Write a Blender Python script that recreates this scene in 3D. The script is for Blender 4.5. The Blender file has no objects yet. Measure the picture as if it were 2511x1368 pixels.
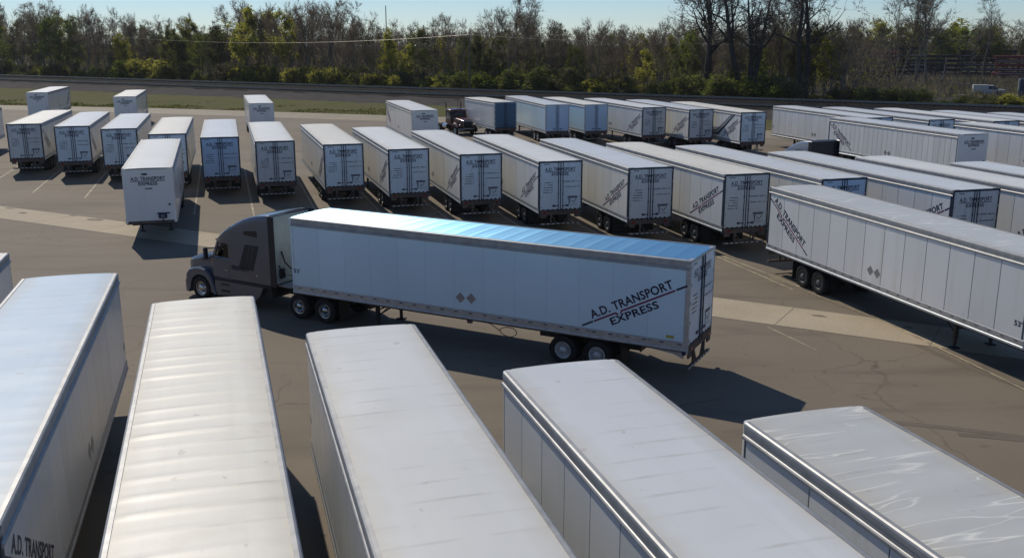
import bpy, math, random
from mathutils import Vector, Matrix, noise as mnoise
R = math.radians
sc = bpy.context.scene
col = sc.collection

# ---------------------------------------------------------------- camera, sky, sun, exposure
cam_d = bpy.data.cameras.new('camera')
cam_d.sensor_width = 36.0
cam_d.lens = 36.0 * 2379.0 / 2511.0
cam_d.clip_start = 0.1
cam_d.clip_end = 6000.0
cam = bpy.data.objects.new('camera', cam_d)
cam.location = (0, 0, 10.82)
cam.rotation_euler = (R(90 - 13.9), 0, 0)
col.objects.link(cam)
sc.camera = cam

SUN_EL = R(42.9)
SUN_AZ = math.atan2(-0.5425, 0.9312)          # from +Y towards +X
world = bpy.data.worlds.new('World')
sc.world = world
world.use_nodes = True
nt = world.node_tree
bg = nt.nodes['Background']
sky = nt.nodes.new('ShaderNodeTexSky')
sky.sky_type = 'NISHITA'
sky.sun_disc = False
sky.sun_elevation = SUN_EL
sky.sun_rotation = SUN_AZ % (2 * math.pi)
sky.altitude = 2000
sky.air_density = 1.0
sky.dust_density = 0.0
sky.ozone_density = 6.0
nt.links.new(sky.outputs['Color'], bg.inputs['Color'])
bg.inputs['Strength'].default_value = 0.132

sun_d = bpy.data.lights.new('sun', 'SUN')
sun_d.energy = 4.5
sun_d.angle = R(0.5)
sun_d.color = (1.0, 0.92, 0.79)
sun = bpy.data.objects.new('sun', sun_d)
sdir = Vector((math.sin(SUN_AZ) * math.cos(SUN_EL), math.cos(SUN_AZ) * math.cos(SUN_EL), math.sin(SUN_EL)))
sun.rotation_euler = sdir.to_track_quat('Z', 'Y').to_euler()
sun.location = (-30, 60, 60)
col.objects.link(sun)

sc.view_settings.view_transform = 'Standard'
sc.view_settings.look = 'None'
sc.view_settings.exposure = -0.64
sc.view_settings.gamma = 1.0
sc.view_settings.use_curve_mapping = False

# ---------------------------------------------------------------- materials
def new_mat(name):
    m = bpy.data.materials.new(name)
    m.use_nodes = True
    return m, m.node_tree, m.node_tree.nodes['Principled BSDF']

def setp(b, **k):
    for kk, v in k.items():
        b.inputs[kk.replace('_', ' ')].default_value = v

def plain(name, c, rough=0.5, metal=0.0, spec=0.5, var=0.12, scale=3.0, bump=0.0):
    """paint/metal/rubber with mild tonal variation"""
    m, t, b = new_mat(name)
    setp(b, Roughness=rough, Metallic=metal)
    b.inputs['Specular IOR Level'].default_value = spec
    tc = t.nodes.new('ShaderNodeTexCoord')
    n = t.nodes.new('ShaderNodeTexNoise')
    n.inputs['Scale'].default_value = scale
    n.inputs['Detail'].default_value = 5
    t.links.new(tc.outputs['Object'], n.inputs['Vector'])
    r = t.nodes.new('ShaderNodeValToRGB')
    e = r.color_ramp.elements
    e[0].position, e[1].position = 0.3, 0.7
    e[0].color = (c[0] * (1 - var), c[1] * (1 - var), c[2] * (1 - var), 1)
    e[1].color = (min(1, c[0] * (1 + var)), min(1, c[1] * (1 + var)), min(1, c[2] * (1 + var)), 1)
    t.links.new(n.outputs['Fac'], r.inputs['Fac'])
    t.links.new(r.outputs['Color'], b.inputs['Base Color'])
    if bump:
        bp = t.nodes.new('ShaderNodeBump')
        bp.inputs['Strength'].default_value = bump
        bp.inputs['Distance'].default_value = 0.02
        t.links.new(n.outputs['Fac'], bp.inputs['Height'])
        t.links.new(bp.outputs['Normal'], b.inputs['Normal'])
    return m

def mixrgb(t, fac, a, b_, mode='MIX'):
    n = t.nodes.new('ShaderNodeMix')
    n.data_type = 'RGBA'
    n.blend_type = mode
    for i, v in ((0, fac), (6, a), (7, b_)):
        if hasattr(v, 'is_linked') or hasattr(v, 'links'):
            t.links.new(v, n.inputs[i])
        else:
            n.inputs[i].default_value = v if i == 0 else (*v, 1)
    return n.outputs[2]

def ramp(t, src, p0, p1, c0=(0, 0, 0), c1=(1, 1, 1)):
    r = t.nodes.new('ShaderNodeValToRGB')
    e = r.color_ramp.elements
    e[0].position, e[1].position = p0, p1
    e[0].color, e[1].color = (*c0, 1), (*c1, 1)
    t.links.new(src, r.inputs['Fac'])
    return r.outputs['Color']

def tnoise(t, scale, vec, detail=5, rough=0.55, dist=0.0):
    n = t.nodes.new('ShaderNodeTexNoise')
    n.inputs['Scale'].default_value = scale
    n.inputs['Detail'].default_value = detail
    n.inputs['Roughness'].default_value = rough
    n.inputs['Distortion'].default_value = dist
    t.links.new(vec, n.inputs['Vector'])
    return n.outputs['Fac']

def mapped(t, vec, sc3=(1, 1, 1), rotz=0.0):
    m = t.nodes.new('ShaderNodeMapping')
    m.inputs['Scale'].default_value = sc3
    m.inputs['Rotation'].default_value = (0, 0, rotz)
    t.links.new(vec, m.inputs['Vector'])
    return m.outputs['Vector']

def weathered(name, c, dirt, rough=0.3, streak=(3.0, 3.0, 0.35), amount=0.5, coat=0.0, bump=0.0, wave=None):
    """white painted sheet: runs of grime and faint blotches"""
    m, t, b = new_mat(name)
    setp(b, Roughness=rough)
    tc = t.nodes.new('ShaderNodeTexCoord').outputs['Object']
    geo = t.nodes.new('ShaderNodeNewGeometry').outputs['Position']
    n1 = tnoise(t, 1.0, mapped(t, geo, streak), 6, 0.6)
    n2 = tnoise(t, 0.22, geo, 3)
    f1 = ramp(t, n1, 0.52, 0.80)
    f2 = ramp(t, n2, 0.35, 0.7)
    fm = t.nodes.new('ShaderNodeMath'); fm.operation = 'MULTIPLY'
    t.links.new(f1, fm.inputs[0]); t.links.new(f2, fm.inputs[1])
    fa = t.nodes.new('ShaderNodeMath'); fa.operation = 'MULTIPLY'
    t.links.new(fm.outputs[0], fa.inputs[0]); fa.inputs[1].default_value = amount
    cc = mixrgb(t, f2, tuple(x * 0.93 for x in c), c)
    cc = mixrgb(t, fa.outputs[0], cc, dirt)
    oi = t.nodes.new('ShaderNodeObjectInfo')
    lo_, hi_ = (0.975, 1.02) if 'plate' in name else (0.93, 1.04)
    tint = ramp(t, oi.outputs['Random'], 0.0, 1.0, (lo_,) * 3, (hi_,) * 3)
    cc = mixrgb(t, 1.0, cc, tint, 'MULTIPLY')
    if name.startswith('roof'):
        sx = t.nodes.new('ShaderNodeSeparateXYZ'); t.links.new(tc, sx.inputs[0])
        ab = t.nodes.new('ShaderNodeMath'); ab.operation = 'ABSOLUTE'; t.links.new(sx.outputs['Y'], ab.inputs[0])
        nz = t.nodes.new('ShaderNodeMath'); nz.operation = 'MULTIPLY_ADD'; nz.inputs[1].default_value = 0.75
        t.links.new(tnoise(t, 1.0, mapped(t, geo, (1.3, 1.3, 1.3)), 6, 0.65), nz.inputs[0]); t.links.new(ab.outputs[0], nz.inputs[2])
        mr = t.nodes.new('ShaderNodeMapRange'); mr.inputs['From Min'].default_value = 1.15; mr.inputs['From Max'].default_value = 1.75
        mr.inputs['To Max'].default_value = 0.6; t.links.new(nz.outputs[0], mr.inputs['Value'])
        cc = mixrgb(t, mr.outputs[0], cc, (0.60, 0.53, 0.40))
        # dust lying along the roof bows
        wv = t.nodes.new('ShaderNodeMath'); wv.operation = 'MULTIPLY'; wv.inputs[1].default_value = 2 * math.pi / 0.62; t.links.new(sx.outputs['X'], wv.inputs[0])
        ws = t.nodes.new('ShaderNodeMath'); ws.operation = 'COSINE'; t.links.new(wv.outputs[0], ws.inputs[0])
        w2 = ramp(t, ws.outputs[0], 0.86, 1.0, (0, 0, 0), (0.5, 0.5, 0.5))
        n5 = ramp(t, tnoise(t, 1.0, mapped(t, geo, (0.8, 0.8, 0.8)), 4), 0.45, 0.65)
        m5 = t.nodes.new('ShaderNodeMath'); m5.operation = 'MULTIPLY'; t.links.new(w2, m5.inputs[0]); t.links.new(n5, m5.inputs[1])
        cc = mixrgb(t, m5.outputs[0], cc, (0.50, 0.47, 0.41))
        # runs along the length and a few patches
        n6 = ramp(t, tnoise(t, 1.0, mapped(t, tc, (0.12, 2.4, 1.0)), 5, 0.6), 0.50, 0.78, (0, 0, 0), (0.55, 0.55, 0.55))
        cc = mixrgb(t, n6, cc, tuple(x * 0.80 for x in c))
        n7 = ramp(t, tnoise(t, 2.6, geo, 3, 0.5), 0.70, 0.735, (0, 0, 0), (0.45, 0.45, 0.45))
        cc = mixrgb(t, n7, cc, (0.45, 0.42, 0.37))
    t.links.new(cc, b.inputs['Base Color'])
    if coat:
        b.inputs['Coat Weight'].default_value = coat
        b.inputs['Coat Roughness'].default_value = 0.12
    if bump:
        n3 = tnoise(t, 1.0, mapped(t, geo, wave or (0.8, 0.8, 0.8)), 2, 0.5, 0.4)
        bp = t.nodes.new('ShaderNodeBump')
        bp.inputs['Strength'].default_value = bump
        bp.inputs['Distance'].default_value = 0.05
        t.links.new(n3, bp.inputs['Height'])
        t.links.new(bp.outputs['Normal'], b.inputs['Normal'])
        if coat:
            t.links.new(bp.outputs['Normal'], b.inputs['Coat Normal'])
    return m

M = {}
M['panel'] = weathered('trailer_side_paint', (0.86, 0.87, 0.86), (0.42, 0.38, 0.24), 0.28, (2.2, 2.2, 0.25), 0.55, 0.3, 0.12)
M['panel_cream'] = weathered('trailer_side_paint_yellowed', (0.86, 0.84, 0.77), (0.46, 0.40, 0.22), 0.35, (2.6, 2.6, 0.3), 0.8, 0.15, 0.12)
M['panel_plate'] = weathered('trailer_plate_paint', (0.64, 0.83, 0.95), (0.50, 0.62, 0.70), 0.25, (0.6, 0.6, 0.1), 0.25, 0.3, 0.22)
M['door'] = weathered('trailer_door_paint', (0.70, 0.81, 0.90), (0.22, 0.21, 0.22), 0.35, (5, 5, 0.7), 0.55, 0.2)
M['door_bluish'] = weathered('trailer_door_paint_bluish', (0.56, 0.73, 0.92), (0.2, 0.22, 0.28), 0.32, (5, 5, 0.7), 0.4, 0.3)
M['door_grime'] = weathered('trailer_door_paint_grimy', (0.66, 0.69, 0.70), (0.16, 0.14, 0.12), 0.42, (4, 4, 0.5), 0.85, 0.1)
M['door_blue'] = plain('door_blue_paint', (0.05, 0.12, 0.22), 0.35)
M['roof'] = weathered('roof_white', (0.84, 0.84, 0.80), (0.55, 0.52, 0.44), 0.42, (0.5, 0.5, 0.5), 0.45, 0.0, 0.10)
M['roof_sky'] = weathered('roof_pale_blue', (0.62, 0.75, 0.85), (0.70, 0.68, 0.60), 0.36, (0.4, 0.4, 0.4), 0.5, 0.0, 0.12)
M['roof_cream'] = weathered('roof_cream', (0.86, 0.82, 0.71), (0.52, 0.47, 0.36), 0.45, (0.7, 0.7, 0.7), 0.5, 0.0, 0.08)
M['roof_cool'] = weathered('roof_cool_white', (0.78, 0.80, 0.80), (0.55, 0.55, 0.52), 0.36, (0.4, 0.4, 0.4), 0.45, 0.0, 0.12)
M['roof_grey'] = weathered('roof_worn_grey_glints', (0.64, 0.64, 0.60), (0.66, 0.62, 0.5), 0.30, (0.5, 0.5, 0.5), 0.5, 0.0, 0.35, (0.6, 0.9, 0.6))
m, t, b = new_mat('roof_sky_tinted_rolled_aluminium')
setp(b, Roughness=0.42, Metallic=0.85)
b.inputs['Base Color'].default_value = (0.30, 0.62, 0.86, 1)  # blue of the reflected sky put into the metal's base colour
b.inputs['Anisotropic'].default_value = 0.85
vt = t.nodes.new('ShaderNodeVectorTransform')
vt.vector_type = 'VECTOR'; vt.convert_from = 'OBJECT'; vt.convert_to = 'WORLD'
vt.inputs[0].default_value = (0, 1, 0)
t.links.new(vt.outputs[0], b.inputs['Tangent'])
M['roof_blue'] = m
M['alu'] = plain('aluminium_rail', (0.36, 0.36, 0.36), 0.5, 0.35, 0.5, 0.15, 4.0)
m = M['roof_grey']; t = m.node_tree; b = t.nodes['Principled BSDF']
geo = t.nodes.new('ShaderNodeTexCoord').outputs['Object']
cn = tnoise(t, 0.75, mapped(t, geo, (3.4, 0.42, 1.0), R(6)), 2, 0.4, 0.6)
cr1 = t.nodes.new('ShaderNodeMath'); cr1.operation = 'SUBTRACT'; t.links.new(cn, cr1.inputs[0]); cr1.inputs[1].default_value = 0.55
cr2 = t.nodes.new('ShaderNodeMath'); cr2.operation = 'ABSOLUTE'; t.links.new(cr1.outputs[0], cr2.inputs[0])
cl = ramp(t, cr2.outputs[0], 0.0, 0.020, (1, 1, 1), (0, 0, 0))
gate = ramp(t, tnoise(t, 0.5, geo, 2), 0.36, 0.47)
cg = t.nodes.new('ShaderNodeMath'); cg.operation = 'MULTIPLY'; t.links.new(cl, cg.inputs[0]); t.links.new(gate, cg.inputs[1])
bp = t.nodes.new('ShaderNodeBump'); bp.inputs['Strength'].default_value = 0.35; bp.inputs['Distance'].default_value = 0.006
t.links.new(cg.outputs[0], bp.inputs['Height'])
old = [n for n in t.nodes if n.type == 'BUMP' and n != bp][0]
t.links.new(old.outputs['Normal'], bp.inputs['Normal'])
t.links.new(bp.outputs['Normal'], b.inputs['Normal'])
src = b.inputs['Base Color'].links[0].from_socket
t.links.new(mixrgb(t, cg.outputs[0], src, (0.86, 0.84, 0.76)), b.inputs['Base Color'])  # glints along the creases painted in as pale cream lines
b.inputs['Roughness'].default_value = 0.34
M['alu_dull'] = plain('dull_aluminium', (0.46, 0.48, 0.50), 0.45, 0.6, 0.5, 0.12, 5.0)
M['seam'] = plain('panel_seam', (0.16, 0.19, 0.20), 0.6)
M['seam_white'] = plain('plate_backing', (0.66, 0.70, 0.74), 0.5)
M['frame_dark'] = plain('rear_frame_dark', (0.035, 0.05, 0.075), 0.45, 0.3)
M['rod'] = plain('lock_rod_steel', (0.04, 0.055, 0.09), 0.4, 0.5)
M['chassis'] = plain('chassis_black', (0.022, 0.020, 0.020), 0.6, 0.0, 0.4, 0.3)
M['rust'] = plain('rusty_steel', (0.125, 0.098, 0.082), 0.7, 0.0, 0.3, 0.35, 6)
M['tyre'] = plain('tyre_rubber', (0.017, 0.017, 0.018), 0.75, 0, 0.3, 0.2, 9)
M['rim_white'] = plain('painted_rim', (0.48, 0.50, 0.52), 0.45, 0.2, 0.5, 0.2, 8)
M['rim_dark'] = plain('dull_rim', (0.15, 0.145, 0.14), 0.5, 0.3, 0.5, 0.3, 8)
M['chrome'] = plain('polished_wheel', (0.45, 0.46, 0.48), 0.2, 1.0, 0.5, 0.1, 8)
M['navy'] = plain('navy_print', (0.010, 0.015, 0.060), 0.4)
M['maroon'] = plain('maroon_print', (0.17, 0.008, 0.07), 0.4)
M['print_grey'] = plain('faded_print', (0.10, 0.12, 0.16), 0.5)
M['placard'] = plain('placard_grey', (0.30, 0.30, 0.31), 0.4, 0.3)
M['tape_dark'] = plain('tape_red', (0.03, 0.006, 0.012), 0.35)
M['tape_white'] = plain('tape_white', (0.7, 0.68, 0.66), 0.35)
M['rubber'] = plain('black_rubber', (0.012, 0.012, 0.014), 0.6)
M['red_lens'] = plain('tail_lamp_red', (0.25, 0.01, 0.01), 0.2)
M['amber'] = plain('sticker_yellow', (0.42, 0.38, 0.10), 0.5)
M['truck_grey'] = plain('tractor_paint_grey', (0.115, 0.125, 0.155), 0.2, 0.25, 0.5, 0.05, 1.0)
M['truck_blue'] = plain('tractor_paint_blue_grey', (0.22, 0.26, 0.34), 0.3, 0.1, 0.5, 0.05, 1.0)
M['truck_red'] = plain('tractor_paint_maroon', (0.10, 0.018, 0.014), 0.28, 0.1, 0.5, 0.1, 2.0)
for k_ in ('truck_grey', 'truck_blue', 'truck_red'):
    b = M[k_].node_tree.nodes['Principled BSDF']; b.inputs['Coat Weight'].default_value = 0.7; b.inputs['Coat Roughness'].default_value = 0.06
M['truck_dark'] = plain('dark_navy_trim', (0.010, 0.014, 0.028), 0.3, 0.1)
M['sleeper_back'] = plain('sleeper_back_panel', (0.42, 0.42, 0.39), 0.4, 0.0, 0.5, 0.1)
M['interior'] = plain('cab_interior', (0.03, 0.03, 0.035), 0.7)
M['lamp'] = plain('headlamp', (0.6, 0.62, 0.65), 0.1, 0.3)
m = bpy.data.materials.new('thin_glass'); m.use_nodes = True; t = m.node_tree
t.nodes.remove(t.nodes['Principled BSDF'])
tp = t.nodes.new('ShaderNodeBsdfTransparent'); tp.inputs[0].default_value = (0.84, 0.88, 0.88, 1)
gl = t.nodes.new('ShaderNodeBsdfGlossy'); gl.inputs['Roughness'].default_value = 0.03
fr = t.nodes.new('ShaderNodeFresnel'); fr.inputs[0].default_value = 1.5
mx = t.nodes.new('ShaderNodeMixShader')
t.links.new(fr.outputs[0], mx.inputs[0]); t.links.new(tp.outputs[0], mx.inputs[1]); t.links.new(gl.outputs[0], mx.inputs[2])
t.links.new(mx.outputs[0], t.nodes['Material Output'].inputs['Surface'])
M['glass'] = m
M['glass_dark'] = plain('dark_glass', (0.012, 0.016, 0.025), 0.05, 0.0, 0.6, 0.05)

def leaf_mat(name, c, trans=0.5):
    m = bpy.data.materials.new(name)
    m.use_nodes = True
    t = m.node_tree
    for n in list(t.nodes):
        if n.type != 'OUTPUT_MATERIAL':
            t.nodes.remove(n)
    out = [n for n in t.nodes if n.type == 'OUTPUT_MATERIAL'][0]
    geo = t.nodes.new('ShaderNodeNewGeometry').outputs['Position']
    f = tnoise(t, 0.35, geo, 3)
    cc = mixrgb(t, ramp(t, f, 0.35, 0.65), tuple(x * 0.6 for x in c), tuple(x * 1.3 for x in c))
    d = t.nodes.new('ShaderNodeBsdfDiffuse')
    tr = t.nodes.new('ShaderNodeBsdfTranslucent')
    t.links.new(cc, d.inputs['Color']); t.links.new(cc, tr.inputs['Color'])
    mx = t.nodes.new('ShaderNodeMixShader')
    mx.inputs[0].default_value = trans
    t.links.new(d.outputs[0], mx.inputs[1]); t.links.new(tr.outputs[0], mx.inputs[2])
    t.links.new(mx.outputs[0], out.inputs['Surface'])
    return m
M['bark'] = plain('bark_grey', (0.16, 0.14, 0.115), 0.85, 0, 0.2, 0.35, 2)
M['bark_dark'] = plain('bark_dark', (0.040, 0.037, 0.038), 0.85, 0, 0.2, 0.3, 2)
M['twig'] = leaf_mat('twig_brown', (0.22, 0.18, 0.13), 0.4)
M['twig_dark'] = leaf_mat('twig_dark_grey', (0.14, 0.12, 0.10), 0.35)
M['leaf_yellow'] = leaf_mat('spring_leaf_yellow_green', (0.40, 0.39, 0.06), 0.7)
M['leaf_green'] = leaf_mat('spring_leaf_green', (0.17, 0.215, 0.03), 0.65)
M['leaf_dull'] = leaf_mat('dull_olive_leaf', (0.12, 0.13, 0.040), 0.55)
M['blossom'] = leaf_mat('white_blossom', (0.42, 0.38, 0.34), 0.4)
M['grass'] = leaf_mat('verge_grass', (0.12, 0.13, 0.025), 0.5)

def ground_mat(name, c1, c2, scale, rough=0.9, bump=0.3, spec=0.3, fine=18.0, stain=None, specks=0.0):
    m, t, b = new_mat(name)
    setp(b, Roughness=rough)
    b.inputs['Specular IOR Level'].default_value = spec
    geo = t.nodes.new('ShaderNodeNewGeometry').outputs['Position']
    a = tnoise(t, scale, geo, 6, 0.6)
    f = tnoise(t, fine, geo, 4, 0.7)
    cc = mixrgb(t, ramp(t, a, 0.3, 0.7), c1, c2)
    k = ramp(t, f, 0.3, 0.7, (0.82, 0.82, 0.82), (1.15, 1.15, 1.15))
    cc = mixrgb(t, 1.0, cc, k, 'MULTIPLY')
    if stain:
        s1 = tnoise(t, 0.09, mapped(t, geo, (1.0, 5.0, 1.0), R(30.5)), 5, 0.6, 0.6)
        cc = mixrgb(t, ramp(t, s1, 0.52, 0.72), cc, stain)
        s2 = tnoise(t, 0.5, geo, 3, 0.5)
        cc = mixrgb(t, ramp(t, s2, 0.70, 0.74, (0, 0, 0), (0.7, 0.7, 0.7)), cc, tuple(x * 0.55 for x in c1))
    if stain:
        wob = t.nodes.new('ShaderNodeTexNoise'); wob.inputs['Scale'].default_value = 0.7; wob.inputs['Detail'].default_value = 5
        t.links.new(geo, wob.inputs['Vector'])
        wa = t.nodes.new('ShaderNodeVectorMath'); wa.operation = 'MULTIPLY_ADD'
        t.links.new(wob.outputs['Color'], wa.inputs[0]); wa.inputs[1].default_value = (1.6, 1.6, 0); t.links.new(geo, wa.inputs[2])
        vo = t.nodes.new('ShaderNodeTexVoronoi'); vo.feature = 'DISTANCE_TO_EDGE'; vo.inputs['Scale'].default_value = 0.16
        t.links.new(wa.outputs[0], vo.inputs['Vector'])
        ck = ramp(t, vo.outputs['Distance'], 0.0, 0.0075, (1, 1, 1), (0, 0, 0))
        ckn = ramp(t, tnoise(t, 0.2, geo, 2), 0.42, 0.6, (0, 0, 0), (0.55, 0.55, 0.55))
        ckm = t.nodes.new('ShaderNodeMath'); ckm.operation = 'MULTIPLY'; t.links.new(ck, ckm.inputs[0]); t.links.new(ckn, ckm.inputs[1])
        cc = mixrgb(t, ckm.outputs[0], cc, tuple(x * 0.45 for x in c1))
        dr = ramp(t, tnoise(t, 3.2, geo, 2, 0.4), 0.715, 0.75, (0, 0, 0), (0.5, 0.5, 0.5))
        cc = mixrgb(t, dr, cc, tuple(x * 0.4 for x in c1))
    t.links.new(cc, b.inputs['Base Color'])
    bp = t.nodes.new('ShaderNodeBump')
    bp.inputs['Strength'].default_value = bump
    bp.inputs['Distance'].default_value = 0.02
    t.links.new(f, bp.inputs['Height'])
    t.links.new(bp.outputs['Normal'], b.inputs['Normal'])
    return m
M['asphalt'] = ground_mat('worn_asphalt', (0.19, 0.154, 0.112), (0.24, 0.196, 0.144), 0.12, 0.80, 0.25, 0.30, 30.0, (0.155, 0.127, 0.094))
M['concrete'] = ground_mat('concrete', (0.42, 0.345, 0.24), (0.50, 0.41, 0.29), 0.5, 0.8, 0.2, 0.4, 14.0)
M['concrete_old'] = ground_mat('old_concrete', (0.27, 0.225, 0.155), (0.33, 0.275, 0.19), 0.25, 0.75, 0.2, 0.4, 10.0, (0.20, 0.17, 0.12))
M['soil'] = ground_mat('woodland_soil', (0.030, 0.026, 0.018), (0.045, 0.040, 0.022), 0.1, 0.95, 0.5)
M['verge'] = ground_mat('verge_turf', (0.095, 0.112, 0.020), (0.135, 0.110, 0.055), 0.22, 0.95, 0.9, 0.1, 1.6)
M['gravel'] = ground_mat('grey_gravel', (0.060, 0.054, 0.050), (0.095, 0.085, 0.078), 0.3, 0.95, 0.8, 0.1, 3.0)
M['ballast'] = ground_mat('dark_ballast', (0.013, 0.012, 0.013), (0.022, 0.021, 0.021), 0.4, 0.95, 0.8, 0.1, 3.0)
M['rail'] = plain('rail_steel', (0.24, 0.23, 0.22), 0.35, 0.9)
M['sleeper'] = plain('creosoted_sleeper', (0.020, 0.017, 0.015), 0.9)
# worn stall paint
m, t, b = new_mat('worn_stall_paint')
setp(b, Roughness=0.7)
geo = t.nodes.new('ShaderNodeNewGeometry').outputs['Position']
f = tnoise(t, 1.6, geo, 6, 0.7)
t.links.new(mixrgb(t, ramp(t, f, 0.36, 0.62), (0.56, 0.47, 0.29), (0.225, 0.183, 0.132)), b.inputs['Base Color'])
M['paint'] = m

# ---------------------------------------------------------------- mesh helpers
class MB:
    def __init__(self):
        self.v, self.f, self.mi = [], [], []
    def poly(self, pts, mi=0):
        o = len(self.v)
        self.v += [tuple(p) for p in pts]
        self.f.append(tuple(range(o, o + len(pts)))); self.mi.append(mi)
    def box(self, x0, x1, y0, y1, z0, z1, mi=0):
        o = len(self.v)
        self.v += [(x0, y0, z0), (x1, y0, z0), (x1, y1, z0), (x0, y1, z0), (x0, y0, z1), (x1, y0, z1), (x1, y1, z1), (x0, y1, z1)]
        for q in ((0, 3, 2, 1), (4, 5, 6, 7), (0, 1, 5, 4), (1, 2, 6, 5), (2, 3, 7, 6), (3, 0, 4, 7)):
            self.f.append(tuple(o + i for i in q)); self.mi.append(mi)
    def bbox(self, x0, x1, y0, y1, z0, z1, b=0.02, mi=0):
        """box with chamfered edges"""
        b = min(b, (x1 - x0) / 2.01, (y1 - y0) / 2.01, (z1 - z0) / 2.01)
        o = len(self.v)
        cx = ((x0, x0 + b), (x1, x1 - b)); cy = ((y0, y0 + b), (y1, y1 - b)); cz = ((z0, z0 + b), (z1, z1 - b))
        idx = {}
        for i in (0, 1):
            for j in (0, 1):
                for k in (0, 1):
                    for a in range(3):
                        idx[i, j, k, a] = len(self.v)
                        self.v.append((cx[i][0 if a == 0 else 1], cy[j][0 if a == 1 else 1], cz[k][0 if a == 2 else 1]))
        def F(*q):
            self.f.append(tuple(q)); self.mi.append(mi)
        for i in (0, 1):
            q = [idx[i, 0, 0, 0], idx[i, 1, 0, 0], idx[i, 1, 1, 0], idx[i, 0, 1, 0]]; F(*(q if i else q[::-1]))
            q = [idx[0, i, 0, 1], idx[0, i, 1, 1], idx[1, i, 1, 1], idx[1, i, 0, 1]]; F(*(q if i else q[::-1]))
            q = [idx[0, 0, i, 2], idx[1, 0, i, 2], idx[1, 1, i, 2], idx[0, 1, i, 2]]; F(*(q if i else q[::-1]))
        for i in (0, 1):
            for j in (0, 1):
                F(idx[i, j, 0, 0], idx[i, j, 1, 0], idx[i, j, 1, 1], idx[i, j, 0, 1])
                F(idx[i, 0, j, 0], idx[i, 1, j, 0], idx[i, 1, j, 2], idx[i, 0, j, 2])
                F(idx[0, i, j, 1], idx[1, i, j, 1], idx[1, i, j, 2], idx[0, i, j, 2])
                for k in (0, 1):
                    F(idx[i, j, k, 0], idx[i, j, k, 1], idx[i, j, k, 2])
    def tube(self, pts, rs, n=6, mi=0, cap=False):
        prev = None
        N = len(pts)
        for i in range(N):
            p = Vector(pts[i])
            d = (Vector(pts[min(i + 1, N - 1)]) - Vector(pts[max(i - 1, 0)]))
            if d.length < 1e-9: d = Vector((0, 0, 1))
            d.normalize()
            a = Vector((1, 0, 0)) if abs(d.x) < 0.8 else Vector((0, 1, 0))
            u = d.cross(a).normalized(); w = d.cross(u)
            o = len(self.v)
            r = rs[i] if hasattr(rs, '__len__') else rs
            for k in range(n):
                an = 2 * math.pi * k / n
                self.v.append(tuple(p + (u * math.cos(an) + w * math.sin(an)) * r))
            if prev is not None:
                for k in range(n):
                    self.f.append((prev + k, prev + (k + 1) % n, o + (k + 1) % n, o + k)); self.mi.append(mi)
            elif cap:
                self.f.append(tuple(o + k for k in range(n))[::-1]); self.mi.append(mi)
            prev = o
        if cap:
            self.f.append(tuple(prev + k for k in range(n))); self.mi.append(mi)
    def lathe(self, prof, n=24, cx=0, cy=0, cz=0, mi=0):
        """revolve (r, y) about a line parallel to Y"""
        prev = None
        for (r, y) in prof:
            o = len(self.v)
            for k in range(n):
                a = 2 * math.pi * k / n
                self.v.append((cx + r * math.cos(a), cy + y, cz + r * math.sin(a)))
            if prev is not None:
                for k in range(n):
                    self.f.append((prev + k, prev + (k + 1) % n, o + (k + 1) % n, o + k)); self.mi.append(mi)
            prev = o
        return self
    def loft(self, rings, mi=0, capa=True, capb=True):
        prev = None
        first = None
        for r in rings:
            o = len(self.v)
            self.v += [tuple(p) for p in r]
            n = len(r)
            if prev is not None:
                for k in range(n):
                    self.f.append((prev + k, prev + (k + 1) % n, o + (k + 1) % n, o + k)); self.mi.append(mi)
            else:
                first = o
            prev = o
        if capa: self.f.append(tuple(first + k for k in range(n))[::-1]); self.mi.append(mi)
        if capb: self.f.append(tuple(prev + k for k in range(n))); self.mi.append(mi)
    def mesh(self, name, mats, smooth=False):
        me = bpy.data.meshes.new(name)
        me.from_pydata(self.v, [], self.f)
        for m_ in (mats if isinstance(mats, (list, tuple)) else [mats]):
            me.materials.append(M[m_] if isinstance(m_, str) else m_)
        if any(self.mi):
            me.polygons.foreach_set('material_index', self.mi)
        me.validate()
        if smooth:
            me.polygons.foreach_set('use_smooth', [True] * len(me.polygons))
            if smooth != 'all':
                try:
                    me.set_sharp_from_angle(angle=R(38))
                except Exception:
                    pass
        me.update()
        return me

def link(name, me, parent=None, loc=None, rotz=None):
    o = bpy.data.objects.new(name, me)
    col.objects.link(o)
    if parent is not None: o.parent = parent
    if loc is not None: o.location = loc
    if rotz is not None: o.rotation_euler = (0, 0, rotz)
    return o

def tag(o, label=None, cat=None, group=None, kind=None):
    if label: o['label'] = label
    if cat: o['category'] = cat
    if group: o['group'] = group
    if kind: o['kind'] = kind
    return o

CACHE = {}
def cached(key, fn):
    if key not in CACHE:
        CACHE[key] = fn()
    return CACHE[key]

# flat lettering: outline font turned into triangles
def text_tris(body, bold=0.028):
    def mk():
        cu = bpy.data.curves.new('lettering', 'FONT')
        cu.body = body
        cu.size = 1.0
        cu.offset = bold
        cu.resolution_u = 3
        cu.space_character = 1.05
        ob = bpy.data.objects.new('lettering_source', cu)
        col.objects.link(ob)
        dg = bpy.context.evaluated_depsgraph_get()
        me = bpy.data.meshes.new_from_object(ob.evaluated_get(dg))
        vs = [(v.co.x, v.co.y) for v in me.vertices]
        fs = [tuple(p.vertices) for p in me.polygons]
        bpy.data.objects.remove(ob); bpy.data.curves.remove(cu); bpy.data.meshes.remove(me)
        x0 = min(v[0] for v in vs); x1 = max(v[0] for v in vs)
        y0 = min(v[1] for v in vs); y1 = max(v[1] for v in vs)
        return [((x - x0) / (x1 - x0), (y - y0) / (y1 - y0)) for x, y in vs], fs
    return cached(('txt', body, bold), mk)

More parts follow.
